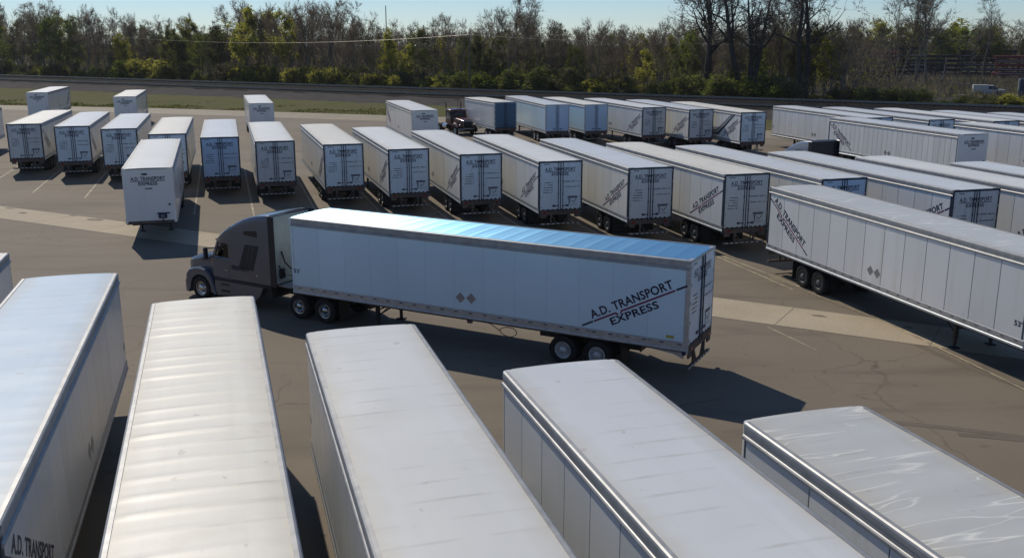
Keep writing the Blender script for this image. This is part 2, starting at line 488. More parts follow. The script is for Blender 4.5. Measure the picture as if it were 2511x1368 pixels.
class Flat:
    """2-D print laid on a plane: origin o, right ex, up ey"""
    def __init__(self, o, ex, ey):
        self.o, self.ex, self.ey = Vector(o), Vector(ex), Vector(ey)
        self.mb = MB()
    def P(self, x, y):
        return tuple(self.o + self.ex * x + self.ey * y)
    def text(self, body, x0, x1, y0, y1, mi=0):
        vs, fs = text_tris(body)
        o = len(self.mb.v)
        for x, y in vs:
            self.mb.v.append(self.P(x0 + x * (x1 - x0), y0 + y * (y1 - y0)))
        for f_ in fs:
            self.mb.f.append(tuple(o + i for i in f_)); self.mb.mi.append(mi)
    def quad(self, pts, mi=0):
        self.mb.poly([self.P(*p) for p in pts], mi)
    def rect(self, x0, x1, y0, y1, mi=0):
        self.quad([(x0, y0), (x1, y0), (x1, y1), (x0, y1)], mi)
    def blocks(self, x0, x1, y0, y1, seed, mi=0):
        """line of print too small to read"""
        rg = random.Random(seed)
        x = x0
        while x < x1:
            w = rg.uniform(0.03, 0.06)
            if rg.random() < 0.84:
                self.rect(x, min(x + w, x1), y0, y1, mi)
            x += w + 0.012

# ---------------------------------------------------------------- yard frame: s along the rows, t away from the camera
CA, SA = math.cos(R(-30.5)), math.sin(R(-30.5))
def st(s, t, z=0.0):
    return (s * CA - t * SA, s * SA + t * CA, z)

# ---------------------------------------------------------------- ground and setting
def sheet(name, pts, z, mat, kind='structure'):
    mb = MB()
    mb.poly([(p[0], p[1], z) for p in pts])
    return tag(link(name, mb.mesh(name, mat)), kind=kind)
sheet('ground', [(-1100, -300), (1100, -300), (1100, 1500), (-1100, 1500)], -0.012, 'soil')
edge = [(-330, 66), (-220, 82), (-157, 98.4), (-128, 107), (-88.6, 113.5), (-69.9, 116.5), (-23, 118.4), (140, 119)]
sheet('yard_asphalt', [st(*p) for p in ([(-330, -80), (160, -80)] + edge[::-1])], 0.0, 'asphalt')
# concrete apron along the back edge, in poured bays
apron = link('concrete_apron', MB().mesh('concrete_apron', 'concrete_old'))
mb = MB()
pts_hi = [st(s, t - 0.02, 0.002) for s, t in edge]
pts_lo = [st(s, t - 9.5, 0.002) for s, t in edge]
mb.poly(pts_lo + pts_hi[::-1])
apron.data = mb.mesh('concrete_apron', 'seam')
tag(apron, kind='structure')
def edge_t(s):
    for (a, ta), (b_, tb) in zip(edge, edge[1:]):
        if a <= s <= b_:
            return ta + (tb - ta) * (s - a) / (b_ - a)
    return edge[-1][1]
s = -300.0
rng = random.Random(5)
while s < 100:
    e = s + 7.4
    for k in range(2):
        mb = MB()
        q = [(s + .02, edge_t(s) - 9.45 + 4.75 * k), (e - .02, edge_t(e) - 9.45 + 4.75 * k), (e - .02, edge_t(e) - 4.75 + 4.7 * k), (s + .02, edge_t(s) - 4.75 + 4.7 * k)]
        lo = [st(a, b_, 0.003) for a, b_ in q]; hi = [st(a, b_, 0.012 + rng.uniform(0, .003)) for a, b_ in q]
        mb.loft([lo, hi])
        link('concrete_slab', mb.mesh('concrete_slab', 'concrete_old'), apron)
    s = e
# pale concrete drainage strip in front of the middle row
strip = link('concrete_strip', None)
cs = lambda q: 35.0 + 0.030 * (q + 57)
mb = MB(); mb.poly([st(-200, cs(-200) + .02, 0.002), st(62, cs(62) + .02, 0.002), st(62, cs(62) + 2.88, 0.002), st(-200, cs(-200) + 2.88, 0.002)])
bpy.data.objects.remove(strip)
strip = tag(link('concrete_strip', mb.mesh('concrete_strip', 'seam')), kind='structure')
s = -200.0
while s < 60:
    e = s + 5.6
    c0, c1 = cs(s), cs(e)
    mb = MB()
    q = [(s + .03, c0), (e, c1), (e, c1 + 2.9), (s + .03, c0 + 2.9)]
    dz = rng.uniform(0, .004)
    mb.loft([[st(a, b_, 0.003) for a, b_ in q], [st(a, b_, 0.010 + dz) for a, b_ in q]])
    link('concrete_slab', mb.mesh('concrete_slab', 'concrete'), strip)
    s = e
# broken patches in the strip
def blob(name, cx, cy, r, z, mat, seed, asp=1.0, rot=0.0):
    rg = random.Random(seed)
    mb = MB()
    n = 17
    ph = [rg.uniform(0.55, 1.2) for _ in range(n)]
    ph = [(ph[i] + ph[(i + 1) % n]) / 2 for i in range(n)]
    P = []
    for i in range(n):
        a = 2 * math.pi * i / n
        x, y = r * ph[i] * math.cos(a), r * asp * ph[i] * math.sin(a)
        P.append((cx + x * math.cos(rot) - y * math.sin(rot), cy + x * math.sin(rot) + y * math.cos(rot), z))
    mb.poly(P)
    return link(name, mb.mesh(name, mat))
for i, (x, y, r) in enumerate([(12.35, 37.5, .33), (-25.6, 58.8, .7), (-31.3, 61.2, .5), (-27.6, 60.2, .35), (-33, 63.0, .4), (15.3, 35.9, .25)]):
    o = blob('broken_patch', x, y, r, 0.018, 'asphalt', 40 + i, 0.45, R(-25)); o.parent = strip
# worn stall lines between the trailers of the middle row
YAW = R(106.4)
hx, hy = math.cos(YAW), math.sin(YAW)
def stripe(p0, p1, w=0.11, z=0.004, name='stall_line'):
    a, b_ = Vector((*p0, z)), Vector((*p1, z))
    d = (b_ - a).normalized(); n = Vector((-d.y, d.x, 0)) * w / 2
    mb = MB(); mb.poly([a - n, b_ - n, b_ + n, a + n])
    return tag(link(name, mb.mesh(name, 'paint')), kind='structure')
rear = [(-44.3, 82.0), (-39.74, 79.60), (-34.88, 77.46), (-30.31, 75.32), (-25.10, 71.06), (-20.58, 68.64), (-16.06, 66.0), (-11.09, 64.02), (-6.5, 61.18), (-1.86, 58.44), (2.77, 54.97), (7.51, 52.16), (12.10, 49.62), (16.52, 47.92), (21.41, 44.32), (25.9, 41.9), (30.36, 39.11)]
for (x0, y0), (x1, y1) in zip(rear, rear[1:]):
    mx_, my_ = (x0 + x1) / 2, (y0 + y1) / 2
    stripe((mx_ - hx * 9.5, my_ - hy * 9.5), (mx_ + hx * 17, my_ + hy * 17))
stripe((10.7, 48.9), (14.4, 38.2)); stripe((14.5, 37.6), (16.6, 27.5), 0.10, 0.019)
stripe((9.9, 36.0), (10.9, 33.2), 0.08)
stripe((12.1, 44.0), (14.6, 38.6), 0.08); stripe((13.0, 41.3), (14.9, 36.0), 0.07, 0.0195)

# tyre-polished arcs where trucks swing into the stalls
def arc(cx, cy, r, a0, a1, w, mat, z):
    mb = MB(); n = 28
    for k in range(n):
        A, B = a0 + (a1 - a0) * k / n, a0 + (a1 - a0) * (k + 1) / n
        mb.poly([(cx + (r - w) * math.cos(A), cy + (r - w) * math.sin(A), z), (cx + (r + w) * math.cos(A), cy + (r + w) * math.sin(A), z),
                 (cx + (r + w) * math.cos(B), cy + (r + w) * math.sin(B), z), (cx + (r - w) * math.cos(B), cy + (r - w) * math.sin(B), z)])
    return tag(link('tyre_mark', mb.mesh('tyre_mark', mat)), kind='structure')
M['tyremark'] = ground_mat('tyre_mark', (0.155, 0.125, 0.092), (0.188, 0.152, 0.112), 0.8, 0.7, 0.2, 0.35, 30)
for i, (cx, cy, r, a0, a1) in enumerate([(30, 22, 14, 130, 190), (32, 20, 14.6, 128, 185), (40, 40, 26, 190, 235), (6, 6, 21, 30, 80), (8, 4, 22, 28, 78)]):
    arc(cx, cy, r, R(a0), R(a1), .14, 'tyremark', 0.0045 + i * 0.0004)

# grass verge and ballast banks
def strip_mesh(name, prof, s0, s1, ds, mat, jit=0.0, seed=1):
    rg = random.Random(seed)
    mb = MB(); rows = []
    s_ = s0
    while s_ <= s1 + 1e-6:
        row = []
        for t_, z_ in prof(s_):
            k = jit if z_ > 0.02 else 0
            p = st(s_, t_, z_)
            row.append((p[0], p[1], z_ + 1.6 * k * mnoise.noise(Vector((p[0] * .3, p[1] * .3, 0))) + k * rg.uniform(-.3, .3)))
        rows.append(row); s_ += ds
    nn = len(rows[0])
    for r_ in rows: mb.v += r_
    for i in range(len(rows) - 1):
        for j in range(nn - 1):
            a = i * nn + j
            mb.f.append((a, a + nn, a + nn + 1, a + 1)); mb.mi.append(0)
    return mb.mesh(name, mat, 'all')
tag(link('grass_verge', strip_mesh('grass_verge', lambda s_: [(edge_t(s_) - .05, .0), (edge_t(s_) + 1, .10), (min(edge_t(s_) + 7, 122), .22), (126, .3), (129.2, .42)], -330, 120, 2.0, 'verge', .12)), kind='structure')
tag(link('gravel_bank', strip_mesh('gravel_bank', lambda s_: [(128.2, .30), (130.5, .55), (133, .95), (135.0, 1.35)], -330, 120, 1.6, 'gravel', .14, 3)), kind='structure')
tag(link('ballast_bed', strip_mesh('ballast_bed', lambda s_: [(134.9, 1.30), (135.6, 1.55), (139.2, 1.55), (140.2, 1.05), (142.4, 1.05), (143.6, 1.95), (147.2, 1.95), (149.5, .9), (152.5, 0.02)], -330, 120, 1.6, 'ballast', .05, 4)), kind='structure')
# verge grass tufts
mb = MB(); rg = random.Random(9)
for i in range(16000):
    s_ = rg.uniform(-200, 25)
    t_ = edge_t(s_) + 0.1 + abs(rg.gauss(0, 5.0))
    if t_ > 129: continue
    x, y, _ = st(s_, t_)
    if mnoise.noise(Vector((x * .12, y * .12, 3))) < -0.12 + (t_ - edge_t(s_)) * .02: continue
    z = 0.02 + .22 * min(1, (t_ - edge_t(s_)) / 6)
    h = rg.uniform(.08, .26); a = rg.uniform(0, 6.28); w = rg.uniform(.05, .14)
    lx, ly = rg.uniform(-.15, .15), rg.uniform(-.15, .15)
    mb.poly([(x - w * math.cos(a), y - w * math.sin(a), z), (x + w * math.cos(a), y + w * math.sin(a), z), (x + lx, y + ly, z + h)])
tag(link('grass', mb.mesh('grass', 'grass')), 'rough green grass along the back edge of the yard', 'grass', kind='stuff')
# two railway tracks
def rails(tc, z, lab):
    root = link('railway_track', None, None, st(-100, tc, z), R(-30.5))
    tag(root, lab, 'railway track')
    for sgn in (-1, 1):
        mb = MB()
        y = sgn * .72
        mb.box(-230, 200, y - .036, y + .036, .17, .31); mb.box(-230, 200, y - .075, y + .075, .13, .17)
        link('rail', mb.mesh('rail', 'rail'), root)
    mb = MB(); x = -228.0; rg = random.Random(int(tc))
    while x < 198:
        mb.box(x, x + .24, -1.3, 1.3, -.02, .13 + rg.uniform(-.01, .01)); x += .62
    tag(link('sleepers', mb.mesh('sleepers', 'sleeper'), root), kind='stuff')
rails(137.4, 1.56, 'nearer railway track on the low dark embankment behind the yard')
rails(145.4, 1.96, 'farther railway track on its higher bed at the foot of the woods')

# ---------------------------------------------------------------- semi-trailers
HW, TOP, BOT = 1.30, 4.11, 1.12
def roof_mesh(L, kind):
    mb = MB()
    nu = int(L / (0.085 if kind in ('ridged', 'crinkled', 'blue') else 0.16)); nv = 14
    rc = 0.16
    rows = []
    rg = random.Random(hash(kind) % 1000 if False else sum(map(ord, kind)))
    bows = [0.62 * k + rg.uniform(-.05, .05) for k in range(int(L / .62) + 1)]
    for i in range(nu + 1):
        u = L * i / nu
        w = HW - .07
        if u > L - rc:
            w = HW - .07 - rc + math.sqrt(max(0, rc * rc - (u - (L - rc)) ** 2))
        row = []
        for j in range(nv + 1):
            f = -1 + 2 * j / nv
            f = math.copysign(abs(f) ** 0.8, f)
            y = f * w
            inside = max(0.0, 1 - abs(f) ** 6) * min(1, u / .3) * min(1, (L - u) / .3)
            z = TOP - 0.02 + 0.022 * (1 - f * f)
            d = min(abs(u - b_) for b_ in bows)
            if kind == 'ridged':
                k_ = min(range(len(bows)), key=lambda q: abs(u - bows[q]))
                amp = (0.010 + .022 * ((k_ * 7919) % 5) / 4.0)
                z += inside * (amp * math.exp(-(d / .07) ** 2) + .006 * mnoise.noise(Vector((u * 1.3, y * .6, 2))))
            elif kind == 'crinkled':
                z += inside * (.010 * math.sin(u * 7.0 + 3.0 * mnoise.noise(Vector((u * .35, y * .9, 5)))) * (0.3 + max(0, mnoise.noise(Vector((u * .3, y * .5, 9))))) + .012 * mnoise.noise(Vector((u * 1.6, y * .5, 1))))
            elif kind == 'blue':
                z += inside * (.006 * math.exp(-(d / .05) ** 2) + .006 * mnoise.noise(Vector((u * 1.1, y * .35, 7))))
            elif kind == 'soft':
                z += inside * (.010 * math.exp(-(d / .16) ** 2) * abs(f) ** 2 + .010 * mnoise.noise(Vector((u * .9, y * .8, 4))))
            else:
                z += inside * (.004 * math.exp(-(d / .09) ** 2) + .006 * mnoise.noise(Vector((u * .7, y * .7, 8))))
            row.append((u, y, z))
        rows.append([(u, -w, TOP - .075)] + row + [(u, w, TOP - .075)])
    nn = len(rows[0])
    for r_ in rows: mb.v += r_
    for i in range(nu):
        for j in range(nn - 1):
            a = i * nn + j
            mb.f.append((a, a + nn, a + nn + 1, a + 1)); mb.mi.append(0)
    mb.f.append(tuple(range(nu * nn, nu * nn + nn))); mb.mi.append(0)
    mb.f.append(tuple(range(nn))[::-1]); mb.mi.append(0)
    return mb

def panel_mesh(w, lo, hi, beads):
    mb = MB()
    mb.bbox(0, w, -.006, .008, lo, hi, .006)
    return mb

def rail_profile(L, side, prof):
    """extrude (y, z) profile along u; side = +1/-1"""
    mb = MB()
    ring0 = [(.0, side * y, z) for y, z in prof]; ring1 = [(L, side * y, z) for y, z in prof]
    if side < 0: ring0, ring1 = ring0[::-1], ring1[::-1]
    mb.loft([ring0, ring1])
    return mb

def tyre_mesh(dual=True):
    mb = MB()
    prof = lambda c: [(.30, c - .12), (.36, c - .135), (.46, c - .14), (.505, c - .115), (.512, c - .06), (.502, c - .045), (.512, c - .03), (.512, c + .03), (.502, c + .045), (.512, c + .06), (.505, c + .115), (.46, c + .14), (.36, c + .135), (.30, c + .12)]
    mb.lathe(prof(0), 28)
    if dual: mb.lathe(prof(-.33), 28)
    return mb
def rim_mesh(front=False):
    mb = MB()
    if front:
        mb.lathe([(.31, .10), (.30, .125), (.275, .12), (.262, .06), (.20, .045), (.16, .075), (.145, .13), (.10, .15), (.0, .16)], 24)
    else:
        mb.lathe([(.31, .10), (.30, .12), (.275, .115), (.25, .02), (.205, -.02), (.17, -.02), (.14, .02), (.125, .12), (.09, .15), (.0, .155)], 24)
    for k in range(10):
        a = 2 * math.pi * k / 10
        r_ = .178
        x, z = r_ * math.cos(a), r_ * math.sin(a)
        y0 = .05 if front else -.02
        mb.tube([(x, y0, z), (x, y0 + .05, z)], .014, 5, cap=True)
    return mb

def add_wheel(root, u, side, z=.512, dual=True, rim='rim_dark', front=False, yy=1.14):
    o = link('wheel', cached(('tyre', dual), lambda: tyre_mesh(dual).mesh('tyre', 'tyre', True)), root, (u, side * yy, z), 0 if side > 0 else math.pi)
    link('rim', cached(('rim', rim, front), lambda: rim_mesh(front).mesh('rim', rim, True)), o)
    return o

def side_print(side, y, stripe_only=False):
    if side > 0:
        o, ang = (3.65, y, 1.50), math.atan2(1.80, 3.60)
        ex = Vector((-math.cos(ang), 0, math.sin(ang))); ey = Vector((math.sin(ang), 0, math.cos(ang)))
    else:
        o, ang = (.05, -y, 3.62), math.atan2(-2.05, 3.35)
        ex = Vector((math.cos(ang), 0, math.sin(ang))); ey = Vector((-math.sin(ang), 0, math.cos(ang)))
    F = Flat(o, ex, ey)
    F.rect(0.0, .44, -.03, .035, 0)
    F.rect(.47, 1.34, -.03, .03, 1)
    F.rect(1.54, 3.56, -.03, .03, 1)
    F.rect(3.60, 4.0, -.03, .035, 0)
    F.quad([(1.34, .03), (1.30, -.03), (1.37, -.10), (1.42, -.07)], 1)
    F.quad([(1.54, .03), (1.46, -.07), (1.50, -.10), (1.56, -.03)], 1)
    F.text('A.D. TRANSPORT', .44, 3.56, .085, .385, 0)
    F.text('EXPRESS', 1.03, 2.84, -.345, -.085, 0)
    return F.mb
def rear_print(seed=0, short=False):
    F = Flat((-.016, 0, 0), (0, -1, 0), (0, 0, 1))
    F.text('A.D. TRANSPORT', -.93, .88, 3.53, 3.73, 0)
    F.rect(-.93, .88, 3.475, 3.505, 0)
    F.text('EXPRESS', -.54, .46, 3.27, 3.445, 0)
    return F.mb
def rear_small(seed=0):
    F = Flat((-.0165, 0, 0), (0, -1, 0), (0, 0, 1))
    F.blocks(-1.05, -.70, 3.90, 3.95, seed)
    for k in range(5):
        F.blocks(-.95 - .03 * k, -.47, 2.86 - .14 * k, 2.91 - .14 * k, seed + 3 + k)
    F.blocks(.22, 1.12, 2.89, 2.95, seed + 11); F.blocks(.22, 1.10, 2.59, 2.64, seed + 12)
    F.rect(.42, 1.02, 1.96, 2.08)
    F.rect(.45, .60, 1.87, 1.93); F.rect(.49, .56, 1.64, 1.90); F.rect(.62, .66, 1.74, 1.80)
    F.quad([(.70, 1.82), (.735, 1.84), (.77, 1.72), (.755, 1.67)]); F.quad([(.755, 1.67), (.81, 1.70), (.97, 1.90), (.90, 1.90)])
    F.rect(.42, 1.02, 1.58, 1.60)
    return F.mb
def nose_print(L, seed=0):
    F = Flat((L + .012, 0, 0), (0, 1, 0), (0, 0, 1))
    F.text('A.D. TRANSPORT', -.88, .87, 3.44, 3.64, 0)
    F.rect(-.88, .87, 3.385, 3.415, 0)
    F.text('EXPRESS', -.50, .46, 3.17, 3.355, 0)
    F.blocks(-.18, .19, 2.96, 3.03, seed)
    P = [(-.16 + .17 * math.cos(a), 3.77 + .055 * math.sin(a)) for a in [k * math.pi / 6 for k in range(12)]]
    F.quad(P)
    F.quad([(-.36, 3.83), (-.26, 3.76), (-.2, 3.80)])
    return F.mb

def make_trailer(x, y, yaw, label, group=None, L=16.15, roof=('plain', 'roof'), panel='panel', n_panels=13, text=True,
                 door='door', marks=False, extra=None, plate=False, nose=True, fresh_tail=False):
    root = link('semi_trailer', None, None, (x, y, 0), R(yaw))
    tag(root, label, 'trailer', group)
    K = round(L, 2)
    ro = link('roof', cached(('roof', K, roof), lambda: roof_mesh(L, roof[0]).mesh('roof', roof[1], 'sharp')), root)
    # inner shell that shows as the dark seam between the panels
    def shell():
        mb = MB(); mb.box(.06, L - .14, -HW + .012, HW - .012, BOT + .04, TOP - .09); return mb.mesh('wall_shell', 'seam_white' if plate else 'seam')
    link('wall_shell', cached(('shell', K, plate), shell), root)
    gap = .003 if plate else .022
    pw = (L - .36) / n_panels
    pm = cached(('panel', K, n_panels, panel, plate), lambda: panel_mesh(pw - gap, 1.43, 3.785, 0).mesh('side_panel', panel))
    for i in range(n_panels):
        link('side_panel', pm, root, (.14 + i * pw, HW, 0))
        link('side_panel', pm, root, (.14 + i * pw + pw - gap, -HW, 0), math.pi)
    for sd in (1, -1):
        top = [(HW - .10, 3.79), (HW + .012, 3.79), (HW + .036, 3.797), (HW + .050, 3.82), (HW + .048, 3.850), (HW + .030, 3.872), (HW + .010, 3.882), (HW + .010, 3.965), (HW + .016, 3.97), (HW + .014, 4.055), (HW + .002, 4.088), (HW - .03, 4.106), (HW - .10, 4.108)]
        link('top_rail', cached(('trail', K, sd), lambda: rail_profile(L - .14, sd, top).mesh('top_rail', 'alu')), root)
        bot = [(HW - .02, 1.12), (HW + .03, 1.12), (HW + .04, 1.15), (HW + .03, 1.20), (HW + .016, 1.215), (HW + .016, 1.41), (HW + .006, 1.425), (HW - .02, 1.425)]
        link('bottom_rail', cached(('brail', K, sd), lambda: rail_profile(L - .12, sd, bot).mesh('bottom_rail', 'alu_dull')), root)
    # nose wall with rounded corner posts
    def nosewall():
        mb = MB(); rc = .14; ring = []
        for sgn in (-1, 1):
            for k in range(6):
                a = (k if sgn < 0 else 5 - k) * math.pi / 10
                ring.append((L - rc + rc * math.sin(a), sgn * (HW - rc + rc * math.cos(a))))
        ring = [(L - .16, -HW)] + ring + [(L - .16, HW)]
        mb.loft([[(a, b_, BOT) for a, b_ in ring], [(a, b_, TOP - .03) for a, b_ in ring]])
        return mb.mesh('nose_wall', panel, True)
    link('nose_wall', cached(('nose', K, panel), nosewall), root)
    def noserail():
        mb = MB(); mb.bbox(L - .06, L + .02, -HW + .12, HW - .12, BOT - .03, BOT + .13, .01); return mb.mesh('nose_rail', 'rust')
    link('nose_rail', cached(('noserail', K), noserail), root)
    # rear frame, doors and locking gear
    def rframe():
        mb = MB()
        mb.bbox(-.02, .13, -HW - .012, HW + .012, 4.005, 4.10, .01)
        for sg in (-1, 1):
            y0, y1 = sorted((sg * (HW + .012), sg * (HW - .075)))
            mb.bbox(-.018, .135, y0, y1, 1.02, 4.004, .008)
        return mb.mesh('rear_frame', 'frame_dark' if not plate else 'alu_dull')
    link('rear_frame', cached(('rframe', plate), rframe), root)
    def sill():
        mb = MB(); mb.bbox(-.03, .12, -HW + .078, HW - .078, 1.02, 1.285, .01)
        return mb.mesh('rear_sill', 'rust')
    link('rear_sill', cached('sill', sill), root)
    def seal():
        mb = MB(); n = 36; pts = []
        for k in range(n + 1):
            yy = -1.2 + 2.4 * k / n
            pts.append((yy, 1.345 + .035 * math.sin(k * math.pi / 2.0) + .012 * math.sin(k * 1.7)))
        for k in range(n):
            (a, za), (c, zc) = pts[k], pts[k + 1]
            mb.loft([[(-.024, a, 1.27), (-.024, c, 1.27), (-.024, c, zc), (-.024, a, za)], [(-.006, a, 1.27), (-.006, c, 1.27), (-.006, c, zc), (-.006, a, za)]])
        return mb.mesh('door_seal', 'rubber')
    link('door_seal', cached('seal', seal), root)
    for sg in (1, -1):
        def dm():
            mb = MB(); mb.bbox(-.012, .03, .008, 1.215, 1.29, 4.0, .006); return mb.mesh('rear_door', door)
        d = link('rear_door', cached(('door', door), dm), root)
        if sg < 0: d.scale = (1, -1, 1)
        def rods():
            mb = MB(); mb.tube([(-.035, .135, 1.14), (-.035, .135, 4.04)], .020, 6, cap=True)
            for z in (1.5, 2.2, 2.9, 3.6): mb.bbox(-.045, -.011, .10, .17, z, z + .07, .006)
            return mb.mesh('lock_rod', 'rod')
        link('lock_rod', cached('rods', rods), d)
        def edgeseal():
            mb = MB(); mb.bbox(-.022, -.008, .003, .028, 1.29, 4.0, .003); return mb.mesh('door_gasket', 'rod')
        link('door_gasket', cached('gasket', edgeseal), d)
        def hnd():
            mb = MB(); mb.bbox(-.05, -.03, .12, .50, 1.52, 1.565, .008); mb.bbox(-.045, -.012, .34, .47, 1.49, 1.60, .006); return mb.mesh('door_handle', 'rod')
        link('door_handle', cached('hnd', hnd), d)
        for z in (1.42, 2.02, 2.66, 3.26, 3.84):
            def hg():
                mb = MB(); mb.bbox(-.03, -.010, 1.13, 1.225, 0, .075, .006); mb.tube([(-.022, 1.222, -.02), (-.022, 1.222, .095)], .018, 6, cap=True); return mb.mesh('hinge', 'alu_dull')
            link('hinge', cached('hinge', hg), d, (0, 0, z))
    if text:
        link('door_lettering', cached('reartxt', lambda: rear_print().mesh('door_lettering', 'navy')), root)
        link('small_print', cached(('rearsm', int(x * 7) % 3), lambda: rear_small(int(x * 7) % 3).mesh('small_print', 'print_grey')), root)
        for sd in (1, -1):
            link('side_lettering', cached(('sidetxt', sd), lambda: side_print(sd, HW + .0125).mesh('side_lettering', ['navy', 'maroon'])), root)
        if nose:
            link('nose_lettering', cached(('nosetxt', K), lambda: nose_print(L).mesh('nose_lettering', 'navy')), root)
        for sd in (1, -1):
            for du in (0, .44):
                def pl():
                    mb = MB(); mb.loft([[(.2 * c_, y_, .2 * s_) for c_, s_ in ((1, 0), (0, 1), (-1, 0), (0, -1))] for y_ in (0, .006)]); return mb.mesh('placard_holder', 'placard')
                link('placard_holder', cached('placard', pl), root, (8.39 - du, sd * (HW + .0085) - (0 if sd > 0 else .006), 1.87 + .02 * (du > 0)))
        def lm():
            mbs = Flat((15.97, HW + .0125, 1.93), (-1, 0, 0), (0, 0, 1)); mbs.text("53'", 0, .30, 0, .17)
            m2 = Flat((15.55, -HW - .0125, 1.82), (1, 0, 0), (0, 0, 1)); m2.text("53'", 0, .34, 0, .19)
            o = len(mbs.mb.v); mbs.mb.v += m2.mb.v
            mbs.mb.f += [tuple(i + o for i in f_) for f_ in m2.mb.f]; mbs.mb.mi += m2.mb.mi
            return mbs.mb.mesh('length_lettering', 'navy')
        if abs(L - 16.15) < .1:
            link('length_lettering', cached('len', lm), root)
    # nose fittings
    def glad():
        mb = MB(); mb.bbox(L + .0, L + .10, .38, .82, 1.36, 1.62, .02); mb.bbox(L, L + .05, .32, .98, 1.60, 1.67, .01)
        mb.tube([(L + .06, .6, 1.38), (L + .10, .6, 1.25), (L + .06, .6, 1.12)], .025, 6)
        return mb.mesh('air_line_box', 'navy')
    gb = link('air_line_box', cached(('glad', K), glad), root)
    def gring():
        mb = MB(); mb.lathe([(.07, 0), (.09, .02), (.07, .03), (.045, .02), (.045, 0)], 12); return mb.mesh('socket', 'placard', True)
    so = link('socket', cached('gring', gring), gb, (L + .10, .60, 1.49), -math.pi / 2)
    def spot():
        mb = MB(); mb.lathe([(0, .02), (.05, .02), (.06, 0)], 12); return mb.mesh('nose_lamp', 'navy', True)
    link('nose_lamp', cached('spot', spot), root, (L + .005, .99, 2.1), -math.pi / 2)
    # underside
    def under():
        mb = MB(); mb.box(.13, L - .07, -HW + .03, HW - .03, 1.06, 1.12)
        for k in range(int(L / .4)):
            mb.box(.3 + k * .4, .36 + k * .4, -1.0, 1.0, .99, 1.06)
        return mb.mesh('floor_frame', 'chassis')
    link('floor_frame', cached(('under', K), under), root)
    if marks:
        # every marker on the rail is a piece of its own
        def dash():
            mb = MB(); mb.bbox(0, .15, 0, .005, 1.325, 1.36, .001); return mb.mesh('rail_marker', 'tape_dark' if not plate else 'navy')
        dme = cached(('dash', plate), dash)
        nn = 27
        for i in range(nn):
            for sd in (1, -1):
                link('rail_marker', dme, root, (.18 + i * (L - .7) / (nn - 1), sd * (HW + .0165) - (0 if sd > 0 else .005), 0))
    # bogie
    a1, a2 = 3.12, 4.38
    if L < 12: a1, a2 = 1.5, 2.7
    def bogie():
        mb = MB()
        for sg in (-1, 1):
            mb.box(a1 - 1.3, a2 + 1.2, sg * .52 - .06, sg * .52 + .06, .68, .97)
            for a in (a1, a2):
                mb.box(a - .35, a + .35, sg * .62 - .05, sg * .62 + .05, .42, .56); mb.tube([(a - .3, sg * .45, .65), (a - .3, sg * .45, .98)], .11, 8)
        for a in (a1, a2):
            mb.tube([(a, -1.0, .512), (a, 1.0, .512)], .07, 8)
        return mb.mesh('axle_frame', 'chassis')
    link('axle_frame', cached(('bogie', a1), bogie), root)
    for a in (a1, a2):
        for sd in (1, -1):
            add_wheel(root, a, sd, rim='rim_white' if plate else 'rim_dark')
    for sd in (1, -1):
        def flap():
            mb = MB(); mb.bbox(0, .015, -.32, .32, .20, 1.0, .004); return mb.mesh('mud_flap', 'rubber')
        link('mud_flap', cached('flap', flap), root, (a1 - .85, sd * .92, 0))
    # landing gear
    lg = min(12.4, L * .77)
    for sd in (1, -1):
        def leg():
            mb = MB(); mb.bbox(-.07, .07, -.07, .07, .35, 1.05, .01); mb.bbox(-.05, .05, -.05, .05, .05, .4, .008); mb.bbox(-.16, .16, -.14, .14, .0, .05, .01)
            mb.tube([(-.02, 0, .55), (-.75, 0, 1.02)], .03, 5)
            return mb.mesh('landing_leg', 'chassis')
        link('landing_leg', cached('leg', leg), root, (lg, sd * .78, 0))
    def lbrace():
        mb = MB(); mb.tube([(lg, -.75, .75), (lg, .75, .75)], .03, 6); mb.tube([(lg, -.75, .95), (lg, .75, .5)], .02, 5); return mb.mesh('landing_brace', 'chassis')
    link('landing_brace', cached(('lbrace', lg), lbrace), root)
    # rear impact guard with taped bar
    def guard():
        mb = MB(); mb.bbox(-.03, .07, -1.19, 1.19, .46, .56, .01)
        for sg in (-1, 1):
            mb.bbox(-.02, .06, sg * .55 - .05, sg * .55 + .05, .56, 1.02, .008)
            mb.tube([(.02, sg * .52, .60), (.02, sg * .30, .62), (.02, sg * .16, .56)], .02, 5)
            mb.tube([(.03, sg * .50, 1.0), (.03, sg * .22, .54)], .032, 5)
            mb.box(-.025, .03, sg * 1.02 - .17, sg * 1.02 + .17, .86, 1.02)
        return mb.mesh('rear_guard', 'rust')
    gd = link('rear_guard', cached('guard', guard), root)
    def gt():
        mb = MB()
        for k in range(8):
            yy = -1.15 + k * .30; mb.box(-.034, -.031, yy, yy + .16, .49, .535)
        return mb.mesh('reflective_tape', 'tape_white')
    link('reflective_tape', cached('gtape', gt), gd)
    for sd in (1, -1):
        def tl():
            mb = MB(); mb.bbox(-.045, -.03, -.11, .11, 1.10, 1.19, .008); return mb.mesh('tail_light', 'red_lens')
        link('tail_light', cached('tl', tl), root, (0, sd * .95, 0))
    if extra: extra(root)
    return root

